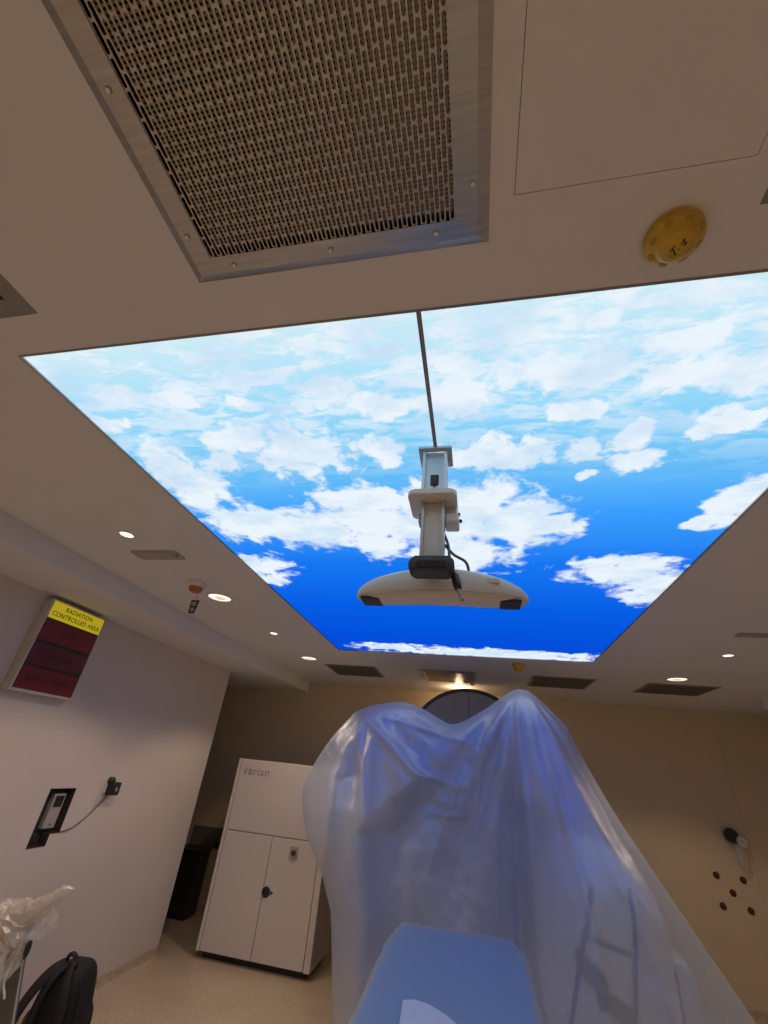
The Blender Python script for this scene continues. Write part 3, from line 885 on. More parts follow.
# ------------------------------------------------------------------ niche with wall unit, plug and cable
t = thing('wall_controller', 'pale wall controller with dark screen inside the black wall cut-out', 'controller', (XL - 0.05, 3.22, 1.11))
obj('body', box(XL - 0.066, XL - 0.028, 3.180, 3.282, 1.112, 1.322, 0.006), 'plate_grey', t)
obj('screen', box(XL - 0.029, XL - 0.026, 3.196, 3.268, 1.238, 1.308, 0.002), 'black_plastic', t)
obj('button', lathe([(0.006, 0), (0.005, 0.003)], 12, frame_mtx((XL - 0.0282, 3.235, 1.135), (0, 1, 0), (0, 0, 1))), 'ink', t)
o = obj('niche_lining', prism([(p[0], p[1]) for p in NICHE], 'x', XL - 0.0695, XL - 0.067), 'niche')
tag(o, 'dark lining at the back of the wall cut-out', 'lining')
bm = bmesh.new()
n = len(NICHE)
ctr = (3.19, 1.20)
for k in range(n):
    a, b = NICHE[k], NICHE[(k + 1) % n]
    dx, dy = b[0] - a[0], b[1] - a[1]; l = math.hypot(dx, dy); nx, ny = dy / l, -dx / l
    # lining strips of the reveal, inside the cut-out
    s = 0.003
    q = [(a[0], a[1]), (b[0], b[1]), (b[0] + nx * s, b[1] + ny * s), (a[0] + nx * s, a[1] + ny * s)]
    A = [bm.verts.new((XL - 0.067, *p)) for p in q]; B = [bm.verts.new((XL + 0.002, *p)) for p in q]
    bm.faces.new(A); bm.faces.new(list(reversed(B)))
    for i in range(4): bm.faces.new((A[i], B[i], B[(i + 1) % 4], A[(i + 1) % 4]))
lin = obj('reveal', bm, 'niche', o)
t = thing('cable_plug', 'small black plug in the bottom corner of the wall cut-out', 'plug', (XL - 0.04, 3.125, 1.04))
obj('plug_body', box(XL - 0.0630, XL - 0.02, 3.105, 3.165, 1.045, 1.095, 0.006), 'black_plastic', t)
obj('plug_cord', tube(curve_pts([(XL - 0.04, 3.115, 1.045), (XL - 0.045, 3.10, 1.032), (XL - 0.05, 3.13, 1.022), (XL - 0.05, 3.16, 1.04)], 14), 0.004), 'cable', t)
t = thing('wall_outlet_plug', 'black power adapter plugged into the left wall, trailing a cable', 'power adapter', (XL, 3.66, 1.35))
obj('socket_plate', box(XL + 0.0004, XL + 0.010, 3.60, 3.70, 1.315, 1.42, 0.003), 'white_plastic', t)
ad = obj('adapter', box(XL + 0.010, XL + 0.075, 3.615, 3.70, 1.305, 1.395, 0.008), 'black_plastic', t)
obj('rating_label', box(XL + 0.0748, XL + 0.0757, 3.645, 3.665, 1.335, 1.360), 'plate_grey', ad)
obj('plug_top', lathe([(0.028, 0), (0.028, 0.03), (0.018, 0.04)], 14, frame_mtx((XL + 0.01, 3.628, 1.402), (0, 1, 0), (0, 0, 1))), 'black_plastic', t, 'auto')
obj('cord', tube(curve_pts([(XL + 0.03, 3.635, 1.31), (XL + 0.014, 3.615, 1.268), (XL + 0.008, 3.54, 1.185), (XL + 0.007, 3.44, 1.118), (XL + 0.006, 3.36, 1.095), (XL + 0.0045, 3.312, 1.092)], 40), 0.0042, 6), 'cable', t, True)

# ------------------------------------------------------------------ white equipment cabinet
t = thing('equipment_cabinet', 'tall white two-door equipment cabinet marked varian', 'cabinet', (-2.07, 5.5, 0))
cx0, cx1, cy, cyb = -2.645, -1.500, 5.190, 5.790
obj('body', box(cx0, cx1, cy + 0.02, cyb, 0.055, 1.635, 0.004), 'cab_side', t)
obj('plinth', box(cx0 + 0.05, cx1 - 0.05, cy + 0.07, cyb - 0.04, 0.0, 0.055), 'black_plastic', t)
obj('edge_strip', box(cx0, cx0 + 0.035, cy, cy + 0.022, 0.055, 1.640, 0.004), 'cabinet', t)
obj('edge_strip', box(cx1 - 0.060, cx1, cy, cy + 0.022, 0.055, 1.640, 0.004), 'cabinet', t)
upn = obj('upper_panel', box(cx0 + 0.041, cx1 - 0.066, cy + 0.001, cy + 0.022, 0.993, 1.640, 0.003), 'cabinet', t)
obj('lettering', text_bm('varian', 0.118, frame_mtx((-2.405, cy - 0.0002, 1.528), (1, 0, 0), (0, 0, 1)), 0.0008, 1.1), 'logo_grey', upn)
xm = -2.078
d1 = obj('door', box(cx0 + 0.041, xm - 0.003, cy + 0.001, cy + 0.022, 0.060, 0.985, 0.003), 'cabinet', t)
d2 = obj('door', box(xm + 0.003, cx1 - 0.066, cy + 0.001, cy + 0.022, 0.060, 0.985, 0.003), 'cabinet', t)
obj('lock', lathe([(0.043, 0), (0.043, 0.006), (0.036, 0.012), (0.0, 0.012)], 24, frame_mtx((-2.043, cy + 0.001, 0.552), (1, 0, 0), (0, 0, 1)), cap=False), 'black_plastic', d2, 'auto')
obj('keyhole', lathe([(0.012, 0), (0.011, 0.008)], 14, frame_mtx((-1.984, cy + 0.001, 0.552), (1, 0, 0), (0, 0, 1))), 'black_plastic', d2)
sw_ = obj('switch_plate', box(-1.868, -1.776, cy - 0.006, cy + 0.001, 0.826, 0.930, 0.003), 'plate_grey', t)
obj('switch_button', lathe([(0.024, 0), (0.024, 0.012), (0.016, 0.018), (0.0, 0.018)], 18, frame_mtx((-1.82, cy - 0.006, 0.880), (1, 0, 0), (0, 0, 1)), cap=False), 'red_knob', sw_, 'auto', label='small dark red push button')

# dark bin and wall plate in the recess
t = thing('waste_bin', 'black box standing in the dark recess beside the cabinet', 'box', (-3.45, 6.12, 0))
obj('body', box(-3.78, -3.285, 6.0, 6.25, 0.02, 0.60, 0.015), 'black_plastic', t)
obj('lid', box(-3.79, -3.275, 5.99, 6.26, 0.60, 0.635, 0.01), 'black_plastic', t)
for sx in (-3.74, -3.33):
    obj('foot', box(sx - 0.03, sx + 0.03, 6.02, 6.08, 0.0, 0.022), 'dark_grey', t)
t = thing('wall_box', 'pale flat box on the end wall behind the cabinet', 'wall box', (-3.45, YF, 0.72))
obj('cover', box(-3.64, -3.20, YF - 0.03, YF - 0.0005, 0.62, 0.83, 0.006), 'socket', t)
obj('plug', lathe([(0.03, 0), (0.03, 0.05), (0.02, 0.06)], 14, frame_mtx((-3.245, YF - 0.03, 0.67), (1, 0, 0), (0, 0, 1))), 'black_plastic', t)

# ------------------------------------------------------------------ right-hand wall fittings
labs = ['dark red round wall fitting, top left of the group of five', 'dark red round wall fitting, top right, under the hanging gauge', 'dark red round wall fitting at the centre of the group of five', 'dark red round wall fitting, bottom left of the group of five', 'dark red round wall fitting, bottom right of the group of five']
for (x, z), lab in zip(((2.446, 1.052), (2.689, 1.041), (2.564, 0.923), (2.441, 0.806), (2.688, 0.800)), labs):
    t = thing('round_wall_fitting', lab, 'wall fitting', (x, YF, z), 'five red round wall fittings')
    F = frame_mtx((x, YF - 0.0004, z), (1, 0, 0), (0, 0, 1))
    obj('flange', lathe([(0.030, 0), (0.030, 0.006), (0.026, 0.010), (0.0, 0.010)], 24, F, cap=False), 'red_knob', t, 'auto')
    obj('button', lathe([(0.020, 0.009), (0.019, 0.022), (0.014, 0.026), (0.0, 0.026)], 20, F, cap=False), 'red_knob', t, 'auto')
t = thing('wall_regulator', 'black and silver wall gauges with a clear plastic bottle hanging below', 'pressure gauge', (2.70, YF, 1.30))
F = frame_mtx((2.66, YF - 0.0004, 1.415), (1, 0, 0), (0, 0, 1))
obj('wall_mount', lathe([(0.03, 0), (0.03, 0.05)], 16, F), 'dark_grey', t)
obj('black_dial', lathe([(0.062, 0.04), (0.066, 0.048), (0.066, 0.085), (0.058, 0.094), (0.0, 0.092)], 28, F), 'black_plastic', t, 'auto')
F = frame_mtx((2.742, YF - 0.0004, 1.372), (1, 0, 0), (0, 0, 1))
gz = obj('gauge_case', lathe([(0.054, 0.055), (0.058, 0.06), (0.058, 0.098), (0.052, 0.104), (0.050, 0.098), (0.0, 0.098)], 28, F), 'chrome', t, 'auto')
obj('gauge_dial', lathe([(0.049, 0.0985), (0.049, 0.1), (0.0, 0.1)], 24, F, cap=False), 'dial', gz)
obj('needle', box(2.715, 2.748, YF - 0.1025, YF - 0.1006, 1.372, 1.3775), 'ink', gz)
obj('link_pipe', tube([(2.66, YF - 0.055, 1.415), (2.742, YF - 0.07, 1.372)], 0.018, 10), 'chrome', t)
M['bottle'] = plastic_film('clear_bottle', 0.62, tint=(0.80, 0.78, 0.72), bump=0.4, bscale=20, gloss=0.25)
obj('bottle', lathe([(0.012, 0.0), (0.032, -0.02), (0.042, -0.05), (0.040, -0.10), (0.044, -0.14), (0.040, -0.20), (0.02, -0.215)], 20, Matrix.Translation((2.700, YF - 0.075, 1.352))), 'bottle', t, True)
obj('bottle_pipe', tube(curve_pts([(2.738, YF - 0.078, 1.34), (2.742, YF - 0.08, 1.28), (2.745, YF - 0.08, 1.22), (2.75, YF - 0.078, 1.165)], 14), 0.009, 8), 'chrome', t, True)

# ------------------------------------------------------------------ treatment machine beneath the drape
t = thing('linear_accelerator', 'treatment machine with a grey arched stand, wrapped under the plastic sheet', 'treatment machine', (-0.08, 5.2, 0))
ac = (-0.080, 1.868); ar = 0.742


def arch(r, z_low):
    pts = [(ac[0] - r, z_low)]
    n = 40
    pts = [(ac[0] + r * math.cos(math.pi * k / n), ac[1] + r * math.sin(math.pi * k / n)) for k in range(n + 1)]
    return pts + [(ac[0] - r, z_low), (ac[0] + r, z_low)]


obj('stand_rim', prism(arch(ar, 0.0), 'y', 5.60, 5.70), 'rim', t, 'auto')
sp = arch(ar - 0.045, 0.05)
half_l = [p for p in sp if p[0] <= ac[0] - 0.002]; half_r = [p for p in sp if p[0] >= ac[0] + 0.002]
for hlf, s in ((half_l, -1), (half_r, 1)):
    xe = ac[0] + s * 0.003
    zt_ = ac[1] + ar - 0.045
    pts = ([(xe, zt_)] + hlf[:-1] + [hlf[-1]] + [(xe, 0.05)]) if s < 0 else (hlf[:-1] + [] )
    if s < 0:
        arc = [p for p in hlf if p[1] > ac[1] + 1e-6 or abs(p[1] - ac[1]) < 1e-6]
        pts = [(xe, zt_)] + arc + [(ac[0] - ar + 0.045, 0.05), (xe, 0.05)]
    else:
        arc = [p for p in hlf if p[1] >= ac[1] - 1e-6]
        pts = arc + [(xe, zt_), (xe, 0.05), (ac[0] + ar - 0.045, 0.05)]
    obj('stand_panel', prism(pts, 'y', 5.585, 5.602), 'linac_grey', t)
# rotating gantry body and the arm that reaches forward on the right
def superbox(cx, cy_, cz, hx, hy, hz, p=4.0, n=24, mod=None):
    bm = bmesh.new(); rings = []
    for i in range(n + 1):
        th = math.pi * i / n
        ring = []
        for k in range(2 * n):
            ph = math.pi * k / n
            v = Vector((math.sin(th) * math.cos(ph), math.sin(th) * math.sin(ph), math.cos(th)))
            s = (abs(v.x) ** p + abs(v.y) ** p + abs(v.z) ** p) ** (-1 / p)
            q = Vector((cx + v.x * s * hx, cy_ + v.y * s * hy, cz + v.z * s * hz))
            if mod: q = mod(q)
            ring.append(bm.verts.new(q))
        rings.append(ring)
    for a, b in zip(rings[:-1], rings[1:]):
        for k in range(2 * n):
            bm.faces.new((a[k], a[(k + 1) % (2 * n)], b[(k + 1) % (2 * n)], b[k]))
    bmesh.ops.remove_doubles(bm, verts=bm.verts, dist=1e-5)
    return bm


obj('gantry_drum', lathe([(0.62, 0), (0.70, 0.03), (0.72, 0.12), (0.72, 0.9), (0.68, 0.97)], 48, frame_mtx((-0.08, 5.58, 1.25), (1, 0, 0), (0, 0, 1))), 'linac_grey', t, 'auto')
obj('gantry_crown', superbox(0.40, 4.27, 1.95, 0.19, 0.17, 0.40, 2.6), 'linac', t, True)
obj('gantry_crown', superbox(-0.76, 4.28, 1.83, 0.27, 0.16, 0.335, 3.0), 'linac', t, True)
arm = obj('gantry_arm', superbox(0.74, 4.02, 0.78, 0.36, 0.62, 0.62, 3.2), 'linac', t, True, label='white rounded machine cover')
def on_arm(x, z):
    """front surface point of the arm cover"""
    a = abs((x - 0.74) / 0.36) ** 3.2 + abs((z - 0.78) / 0.62) ** 3.2
    return 4.02 - 0.62 * max(1 - a, 0.0) ** (1 / 3.2)
for xs in ((0.655, 0.60, 0.53, 0.47), (0.86, 0.84, 0.80, 0.75)):
    pts = [(xs[k], on_arm(xs[k], zz) - 0.003, zz) for k, zz in enumerate((1.22, 1.06, 0.86, 0.62))]
    obj('cover_joint', tube(curve_pts(pts, 24), 0.012, 6), 'blue_line', arm, True)
for (xa, za, xb, zb, hh) in ((0.56, 1.00, 0.80, 0.955, 0.014), (0.52, 0.90, 0.66, 0.80, 0.05), (0.60, 0.77, 0.76, 0.72, 0.04)):
    bm = bmesh.new(); V4 = []
    for q in range(9):
        s = q / 8; x = xa + (xb - xa) * s; zc = za + (zb - za) * s
        V4.append([bm.verts.new((x, on_arm(x, zc) - 0.004, zc + d)) for d in (-hh, hh)])
    for a, b in zip(V4[:-1], V4[1:]): bm.faces.new((a[0], b[0], b[1], a[1]))
    obj('cover_label', bm, 'label_grey', arm)
obj('strip_panel', box(1.000, 1.055, 3.55, 3.59, 0.45, 0.905, 0.005), 'purple', t)
obj('side_arm', superbox(-0.95, 4.55, 1.42, 0.30, 0.20, 0.20, 3.5), 'linac', t, True)
obj('base_frame', box(-0.75, 0.95, 4.3, 5.58, 0.0, 0.16, 0.01), 'linac_grey', t)
obj('pedestal', box(0.86, 1.16, 3.58, 3.95, 0.0, 0.92, 0.03), 'linac', t)

# couch
t = thing('treatment_couch', 'long treatment couch with a blue top, covered in clear plastic', 'couch', (-0.11, 2.1, 0))
ctop = [(-0.395, 3.06), (0.150, 3.08), (0.195, 2.80), (0.185, 1.25), (-0.385, 1.25), (-0.418, 2.72)]
obj('couch_top', prism(ctop, 'z', 0.93, 0.990, 0.008), 'couch', t)
obj('couch_frame', box(-0.33, 0.12, 1.3, 2.95, 0.82, 0.93, 0.01), 'linac', t)
obj('couch_column', box(-0.30, 0.08, 1.75, 2.55, 0.10, 0.82, 0.03), 'linac', t)
obj('couch_base', box(-0.42, 0.20, 1.3, 2.8, 0.0, 0.10, 0.03), 'linac_grey', t)


# ------------------------------------------------------------------ plastic sheets
def lerp_table(tab, x):
    if x <= tab[0][0]: return tab[0][1]
    for (a, va), (b, vb) in zip(tab[:-1], tab[1:]):
        if x <= b:
            s = (x - a) / (b - a)
            return va + (vb - va) * s
    return tab[-1][1]


def smooth_table(tab, x):
    """cubic through the table points"""
    n = len(tab)
    if x <= tab[0][0]: return tab[0][1]
    if x >= tab[-1][0]: return tab[-1][1]
    for i in range(n - 1):
        if x <= tab[i + 1][0]:
            x0_, y0_ = tab[i]; x1_, y1_ = tab[i + 1]
            m0 = (y1_ - tab[i - 1][1]) / (x1_ - tab[i - 1][0]) if i > 0 else (y1_ - y0_) / (x1_ - x0_)
            m1 = (tab[i + 2][1] - y0_) / (tab[i + 2][0] - x0_) if i < n - 2 else (y1_ - y0_) / (x1_ - x0_)
            h = x1_ - x0_; s = (x - x0_) / h
            return (2 * s ** 3 - 3 * s ** 2 + 1) * y0_ + (s ** 3 - 2 * s ** 2 + s) * h * m0 + (-2 * s ** 3 + 3 * s ** 2) * y1_ + (s ** 3 - s ** 2) * h * m1


def sstep(a, b, x):
    t_ = min(max((x - a) / (b - a), 0), 1); return t_ * t_ * (3 - 2 * t_)


YRIDGE = 4.20
LEFT = [(0.0, -0.96), (0.16, -0.975), (0.467, -1.03), (0.743, -1.085), (0.842, -1.135), (0.985, -1.215), (1.195, -1.375), (1.467, -1.472), (1.662, -1.398), (1.868, -1.282), (2.113, -1.098)]
RIGHT = [(0.0, 1.86), (0.3, 1.70), (0.559, 1.563), (0.715, 1.488), (0.975, 1.323), (1.286, 1.14), (1.549, 0.999), (1.797, 0.881), (2.05, 0.779), (2.146, 0.74)]
RIDGE = [(-1.098, 2.113), (-1.0, 2.158), (-0.915, 2.186), (-0.78, 2.215), (-0.664, 2.228), (-0.56, 2.212), (-0.449, 2.176), (-0.268, 2.092), (-0.207, 2.08), (-0.13, 2.098), (-0.05, 2.14), (0.125, 2.249), (0.258, 2.349), (0.347, 2.396), (0.41, 2.403), (0.474, 2.388), (0.59, 2.289), (0.74, 2.146)]


def ridge_line(p, a, b, width):
    """1 on the segment a-b, falling off sideways"""
    ax, ay = a; bx_, by_ = b
    dx, dy = bx_ - ax, by_ - ay; l2 = dx * dx + dy * dy
    s = ((p[0] - ax) * dx + (p[1] - ay) * dy) / l2
    s = min(max(s, 0), 1)
    d = math.hypot(p[0] - ax - dx * s, p[1] - ay - dy * s)
    taper = math.sin(math.pi * min(max(s, 0.04), 0.96)) ** 0.5
    return math.exp(-(d / width) ** 2) * taper


def drape():
    bm = bmesh.new(); NU, NV = 190, 130
    def front(u, v):
        xr = RIDGE[0][0] + (RIDGE[-1][0] - RIDGE[0][0]) * u
        zt_ = smooth_table(RIDGE, xr)
        vv = v
        z = zt_ * (1 - vv) + 0.012 * vv
        zl = 2.113 * (1 - vv); zr = 2.146 * (1 - vv)
        xl = smooth_table(LEFT, zl); xrr = smooth_table(RIGHT, zr)
        x = xl + (xrr - xl) * u
        return x, z, xr
    def depth(u, v, x, z):
        # rounding at the two outer edges
        e = min(u, 1 - u)
        edge = math.sqrt(max(0.0, 1 - (1 - min(e / 0.16, 1)) ** 2))
        g_ = 1 - math.exp(-v / 0.085)
        base = 0.30 + 0.16 * v
        # right-hand part stands forward over the machine arm
        fwd = (0.05 * sstep(0.29, 0.36, x) + sstep(0.30, 0.62, x) * 0.50) * sstep(0.03, 0.55, v)
        # left shoulder
        sh = math.exp(-((x + 1.0) / 0.35) ** 2) * 0.10 * sstep(0.02, 0.4, v)
        # hollow in the middle between the two peaks
        xb = lerp_table([(0.0, -0.60), (0.83, -0.64), (1.27, -0.78), (1.50, -0.56), (1.66, -0.36), (1.78, -0.46), (2.15, -0.98)], z)
        hol = -0.17 * sstep(xb - 0.12, xb + 0.16, x) * (1 - sstep(0.285, 0.345, x)) * sstep(0.02, 0.30, v)
        d = (base * g_ + fwd + sh + hol) * edge
        # hanging folds fanning from the two peaks
        f = 0.0
        for (xp, zp, amp, k, ph) in ((0.40, 2.42, 0.030, 21.0, 0.4), (-0.85, 2.25, 0.020, 17.0, 1.2)):
            dx = x - xp; dz = zp - z + 0.05
            ang = math.atan2(dx, dz); rr = math.hypot(dx, dz)
            wgt = math.exp(-((x - xp) / 0.75) ** 2)
            cr = math.sin(k * ang + ph + 1.3 * noise.noise(Vector((ang * 3, rr * 1.2, xp))))
            f += amp * wgt * math.copysign(abs(cr) ** 0.7, cr) * sstep(0.05, 0.5, rr) * min(1, 0.5 + rr)
        p = (x, z)
        # long straight crease below the right peak
        f += 0.060 * ridge_line(p, (0.345, 2.38), (0.33, 0.55), 0.020) - 0.05 * ridge_line(p, (0.285, 2.30), (0.265, 0.5), 0.030)
        f += 0.035 * ridge_line(p, (0.47, 2.36), (0.62, 0.8), 0.022)
        f += 0.030 * ridge_line(p, (0.60, 2.26), (1.05, 0.9), 0.030)
        # diagonal pulls from the left peak into the hollow
        f += 0.055 * ridge_line(p, (-1.04, 2.14), (-0.30, 1.55), 0.030)
        f += 0.030 * ridge_line(p, (-0.90, 2.10), (-0.05, 1.93), 0.018)
        f += 0.030 * ridge_line(p, (-1.02, 2.10), (-0.78, 1.25), 0.035)
        f += 0.022 * ridge_line(p, (-0.55, 1.70), (-0.18, 1.62), 0.016)
        f += 0.020 * ridge_line(p, (-0.48, 1.55), (-0.20, 1.50), 0.014)
        f += 0.020 * ridge_line(p, (-0.42, 1.42), (-0.05, 1.44), 0.014)
        f += 0.020 * ridge_line(p, (-0.05, 1.90), (-0.35, 1.10), 0.022) + 0.022 * ridge_line(p, (0.10, 2.1), (-0.1, 1.0), 0.020)
        # crumple
        q = Vector((x * 2.2, z * 2.2, 4.0))
        f += 0.030 * noise.noise(q) + 0.014 * noise.noise(q * 2.7) + 0.006 * noise.noise(q * 6.0)
        return d + f * edge * sstep(0.0, 0.10, v)
    grid = []
    for j in range(NV + 1):
        v = (j / NV) ** 1.15
        row = []
        for i in range(NU + 1):
            u = i / NU
            x, z, xr = front(u, v)
            y = YRIDGE - depth(u, v, x, z)
            row.append(bm.verts.new((x, y, z)))
        grid.append(row)
    back = []
    NB = 30
    for j in range(NB + 1):
        v = j / NB
        row = []
        for i in range(0, NU + 1, 2):
            if j == 0:
                row.append(grid[0][i]); continue
            u = i / NU
            x, z, xr = front(u, v)
            if i in (0, NU):
                jj = min(range(NV + 1), key=lambda q: abs((q / NV) ** 1.15 - v))
                row.append(bm.verts.new((x, YRIDGE + 0.001, z))); continue
            e = min(u, 1 - u); edge = math.sqrt(max(0, 1 - (1 - min(e / 0.16, 1)) ** 2))
            d = (0.85 * (1 - math.exp(-v / 0.10)) + 0.02 * math.sin(14 * x)) * edge
            row.append(bm.verts.new((x, YRIDGE + d, z)))
        back.append(row)
    for a, b in zip(grid[:-1], grid[1:]):
        for i in range(NU): bm.faces.new((a[i], a[i + 1], b[i + 1], b[i]))
    for jj, (a, b) in enumerate(zip(back[:-1], back[1:])):
        for i in range(len(a) - 1):
            bm.faces.new((a[i + 1], a[i], b[i], b[i + 1]))
    return bm


o = obj('plastic_dust_sheet', drape(), 'film', None, True)
tag(o, 'huge translucent plastic dust sheet hanging in two peaks over the machine', 'plastic sheet')


def couch_sheet():
    """thin film over the couch: flat top, rounded edge, flaring skirt with folds"""
    bm = bmesh.new()
    pts = []
    base = [(-0.41, 3.085), (0.165, 3.105), (0.213, 2.82), (0.208, 2.3), (0.203, 1.7), (0.20, 1.22), (-0.40, 1.22), (-0.405, 1.7), (-0.418, 2.3), (-0.437, 2.74)]
    n = len(base); per = []
    for k in range(n):
        a = Vector(base[k]); b = Vector(base[(k + 1) % n]); m_ = max(2, int((b - a).length / 0.035))
        for q in range(m_): per.append(a + (b - a) * q / m_)
    cen = Vector((-0.11, 2.2)); N = len(per)
    rings = []
    for (s, z, flare) in ((0.25, 1.000, 0), (0.55, 0.9995, 0), (0.8, 0.9995, 0), (0.96, 0.999, 0), (1.0, 0.994, 0.0), (1.0, 0.98, 0.008), (1.0, 0.95, 0.018), (1, 0.86, 0.045), (1, 0.72, 0.09), (1, 0.55, 0.14), (1, 0.35, 0.19), (1, 0.15, 0.23), (1, 0.02, 0.25)):
        ring = []
        for i, p in enumerate(per):
            d = (p - cen); q = cen + Vector((d.x * s, d.y * s))
            outw = d.normalized()
            if abs(d.x) / 0.31 > abs(d.y) / 0.95: outw = Vector((math.copysign(1, d.x), 0))
            elif abs(d.x) / 0.31 < abs(d.y) / 0.95 * 0.8: outw = Vector((0, math.copysign(1, d.y)))
            fl = flare
            if d.y > 0.5 and outw.y > 0.5: fl *= 0.25
            f = fl * (1 + 0.35 * math.sin(i * 0.9) + 0.25 * math.sin(i * 0.37 + 1))
            q = q + outw * f
            zz = z + (0.004 * noise.noise(Vector((q.x * 7, q.y * 5, 0))) if z > 0.99 else 0)
            ring.append(bm.verts.new((q.x, q.y, zz + 0.003)))
        rings.append(ring)
    for a, b in zip(rings[:-1], rings[1:]):
        for k in range(N): bm.faces.new((a[k], a[(k + 1) % N], b[(k + 1) % N], b[k]))
    bm.faces.new(rings[0])
    return bm


o = obj('couch_sheet', couch_sheet(), 'film_couch', None, True)
tag(o, 'clear plastic sheet covering the flat couch in the foreground', 'plastic sheet')
bm = bmesh.new()
pp = [(-0.268, 2.143), (-0.225, 2.156), (-0.174, 2.150), (-0.12, 2.10), (-0.078, 2.059), (-0.06, 1.85), (-0.245, 1.85)]
V1 = [bm.verts.new((x, y, 1.0075)) for x, y in pp]; V2 = [bm.verts.new((x, y, 1.0105 + 0.003 * (k % 2))) for k, (x, y) in enumerate(pp)]
bm.faces.new(V1); bm.faces.new(V2)
for k in range(len(pp)): bm.faces.new((V1[k], V1[(k + 1) % len(pp)], V2[(k + 1) % len(pp)], V2[k]))
o = obj('folded_sheet', bm, 'paper')
tag(o, 'bright folded white sheet lying on the couch at the bottom edge', 'folded sheet')

# ------------------------------------------------------------------ backpack on the floor by the left wall
t = thing('backpack', 'black backpack standing on the floor against the left wall', 'backpack', (-2.36, 3.33, 0))
def bagmod(q):
    s = (q.z - 0.0) / 0.5
    k = 1.0 - 0.22 * max(0, s - 0.55) / 0.45
    x = -2.36 + (q.x + 2.36) * k
    return Vector((x + 0.012 * noise.noise(q * 6), q.y + 0.02 * noise.noise(q * 5), max(q.z, 0.0)))
obj('body', superbox(-2.36, 3.36, 0.26, 0.185, 0.12, 0.26, 3.4, 28, bagmod), 'bag', t, True)
obj('front_pocket', superbox(-2.36, 3.47, 0.17, 0.15, 0.06, 0.15, 3.0, 20), 'bag', t, True)
def ribbon(ctrl, wdt, th=0.008, n=30):
    pts = curve_pts(ctrl, n); bm = bmesh.new(); rings = []
    for i, p in enumerate(pts):
        tg = (pts[min(i + 1, len(pts) - 1)] - pts[max(i - 1, 0)]).normalized()
        side = tg.cross(Vector((0, -1, 0.15))).normalized(); nn = side.cross(tg).normalized()
        w2 = wdt / 2
        rings.append([bm.verts.new(p + side * a + nn * b) for a, b in ((-w2, -th), (w2, -th), (w2 * 1.1, 0), (w2, th), (-w2, th), (-w2 * 1.1, 0))])
    for a, b in zip(rings[:-1], rings[1:]):
        for k in range(6): bm.faces.new((a[k], a[(k + 1) % 6], b[(k + 1) % 6], b[k]))
    bm.faces.new(rings[0]); bm.faces.new(list(reversed(rings[-1])))
    return bm
obj('shoulder_strap', ribbon([(-2.39, 3.29, 0.515), (-2.44, 3.22, 0.485), (-2.50, 3.17, 0.39), (-2.545, 3.15, 0.26), (-2.55, 3.18, 0.13), (-2.50, 3.25, 0.06)], 0.062), 'strap', t, True)
obj('shoulder_strap', ribbon([(-2.37, 3.27, 0.52), (-2.40, 3.215, 0.47), (-2.44, 3.20, 0.36), (-2.46, 3.205, 0.20), (-2.46, 3.23, 0.05)], 0.050), 'strap', t, True)
obj('shoulder_strap', ribbon([(-2.33, 3.27, 0.52), (-2.28, 3.215, 0.47), (-2.235, 3.20, 0.38), (-2.225, 3.205, 0.28), (-2.25, 3.22, 0.22)], 0.056), 'strap', t, True)
obj('carry_handle', tube(curve_pts([(-2.405, 3.29, 0.505), (-2.39, 3.28, 0.55), (-2.355, 3.275, 0.565), (-2.32, 3.28, 0.55), (-2.305, 3.29, 0.505)], 24), 0.013, 8), 'strap', t, True)
obj('side_zip', tube(curve_pts([(-2.22, 3.27, 0.47), (-2.185, 3.285, 0.38), (-2.175, 3.29, 0.2), (-2.18, 3.29, 0.05)], 20), 0.006, 6), 'strap', t, True)
obj('khaki_lining', superbox(-2.525, 3.27, 0.16, 0.05, 0.03, 0.14, 3, 14), 'khaki', t, True)

for ob in t.children:
    # a little narrower and closer to the wall
    for v in ob.data.vertices:
        v.co.x = -2.480 + (v.co.x + 2.36) * 0.80; v.co.z *= 0.945

# ------------------------------------------------------------------ wrapped equipment stand at the left edge
t = thing('equipment_stand', 'grey post stand whose top is wrapped in loose plastic, at the left edge', 'equipment stand', (-2.16, 2.5, 0))
obj('post', prism([(-2.258, 0.80), (-2.172, 0.80), (-1.915, 0.07), (-2.001, 0.07)], 'y', 2.503, 2.523), 'stand_grey', t)
for xe in (-2.2635, -2.1665):
    obj('edge_rail', prism([(xe - 0.003, 0.80), (xe + 0.003, 0.80), (xe + 0.260, 0.07), (xe + 0.254, 0.07)], 'y', 2.498, 2.506), 'plate_grey', t)
obj('base', box(-2.14, -1.72, 2.33, 2.68, 0.045, 0.075, 0.01), 'stand_grey', t)
for (wx, wy) in ((-2.11, 2.36), (-1.75, 2.36), (-2.11, 2.65), (-1.75, 2.65)):
    obj('caster', lathe([(0.022, -0.01), (0.025, -0.006), (0.025, 0.006), (0.022, 0.01)], 16, frame_mtx((wx, wy, 0.0255), (1, 0, 0), (0, 0, 1))), 'black_plastic', t, 'auto')
obj('boom_arm', tube([(-2.26, 2.5, 0.88), (-2.15, 2.5, 0.945), (-2.06, 2.5, 1.005)], [0.03, 0.022, 0.012], 12), 'white_plastic', t, True)
obj('head_unit', box(-2.42, -2.27, 2.44, 2.58, 0.80, 0.90, 0.015), 'cardboard', t)
obj('clamp_lever', superbox(-2.120, 2.47, 0.800, 0.012, 0.012, 0.034, 2.5, 12), 'black_plastic', t, True)
obj('cord', tube(curve_pts([(-2.165, 2.455, 0.76), (-2.16, 2.45, 0.69), (-2.135, 2.45, 0.655), (-2.125, 2.45, 0.64)], 14), 0.005, 6), 'white_plastic', t, True)

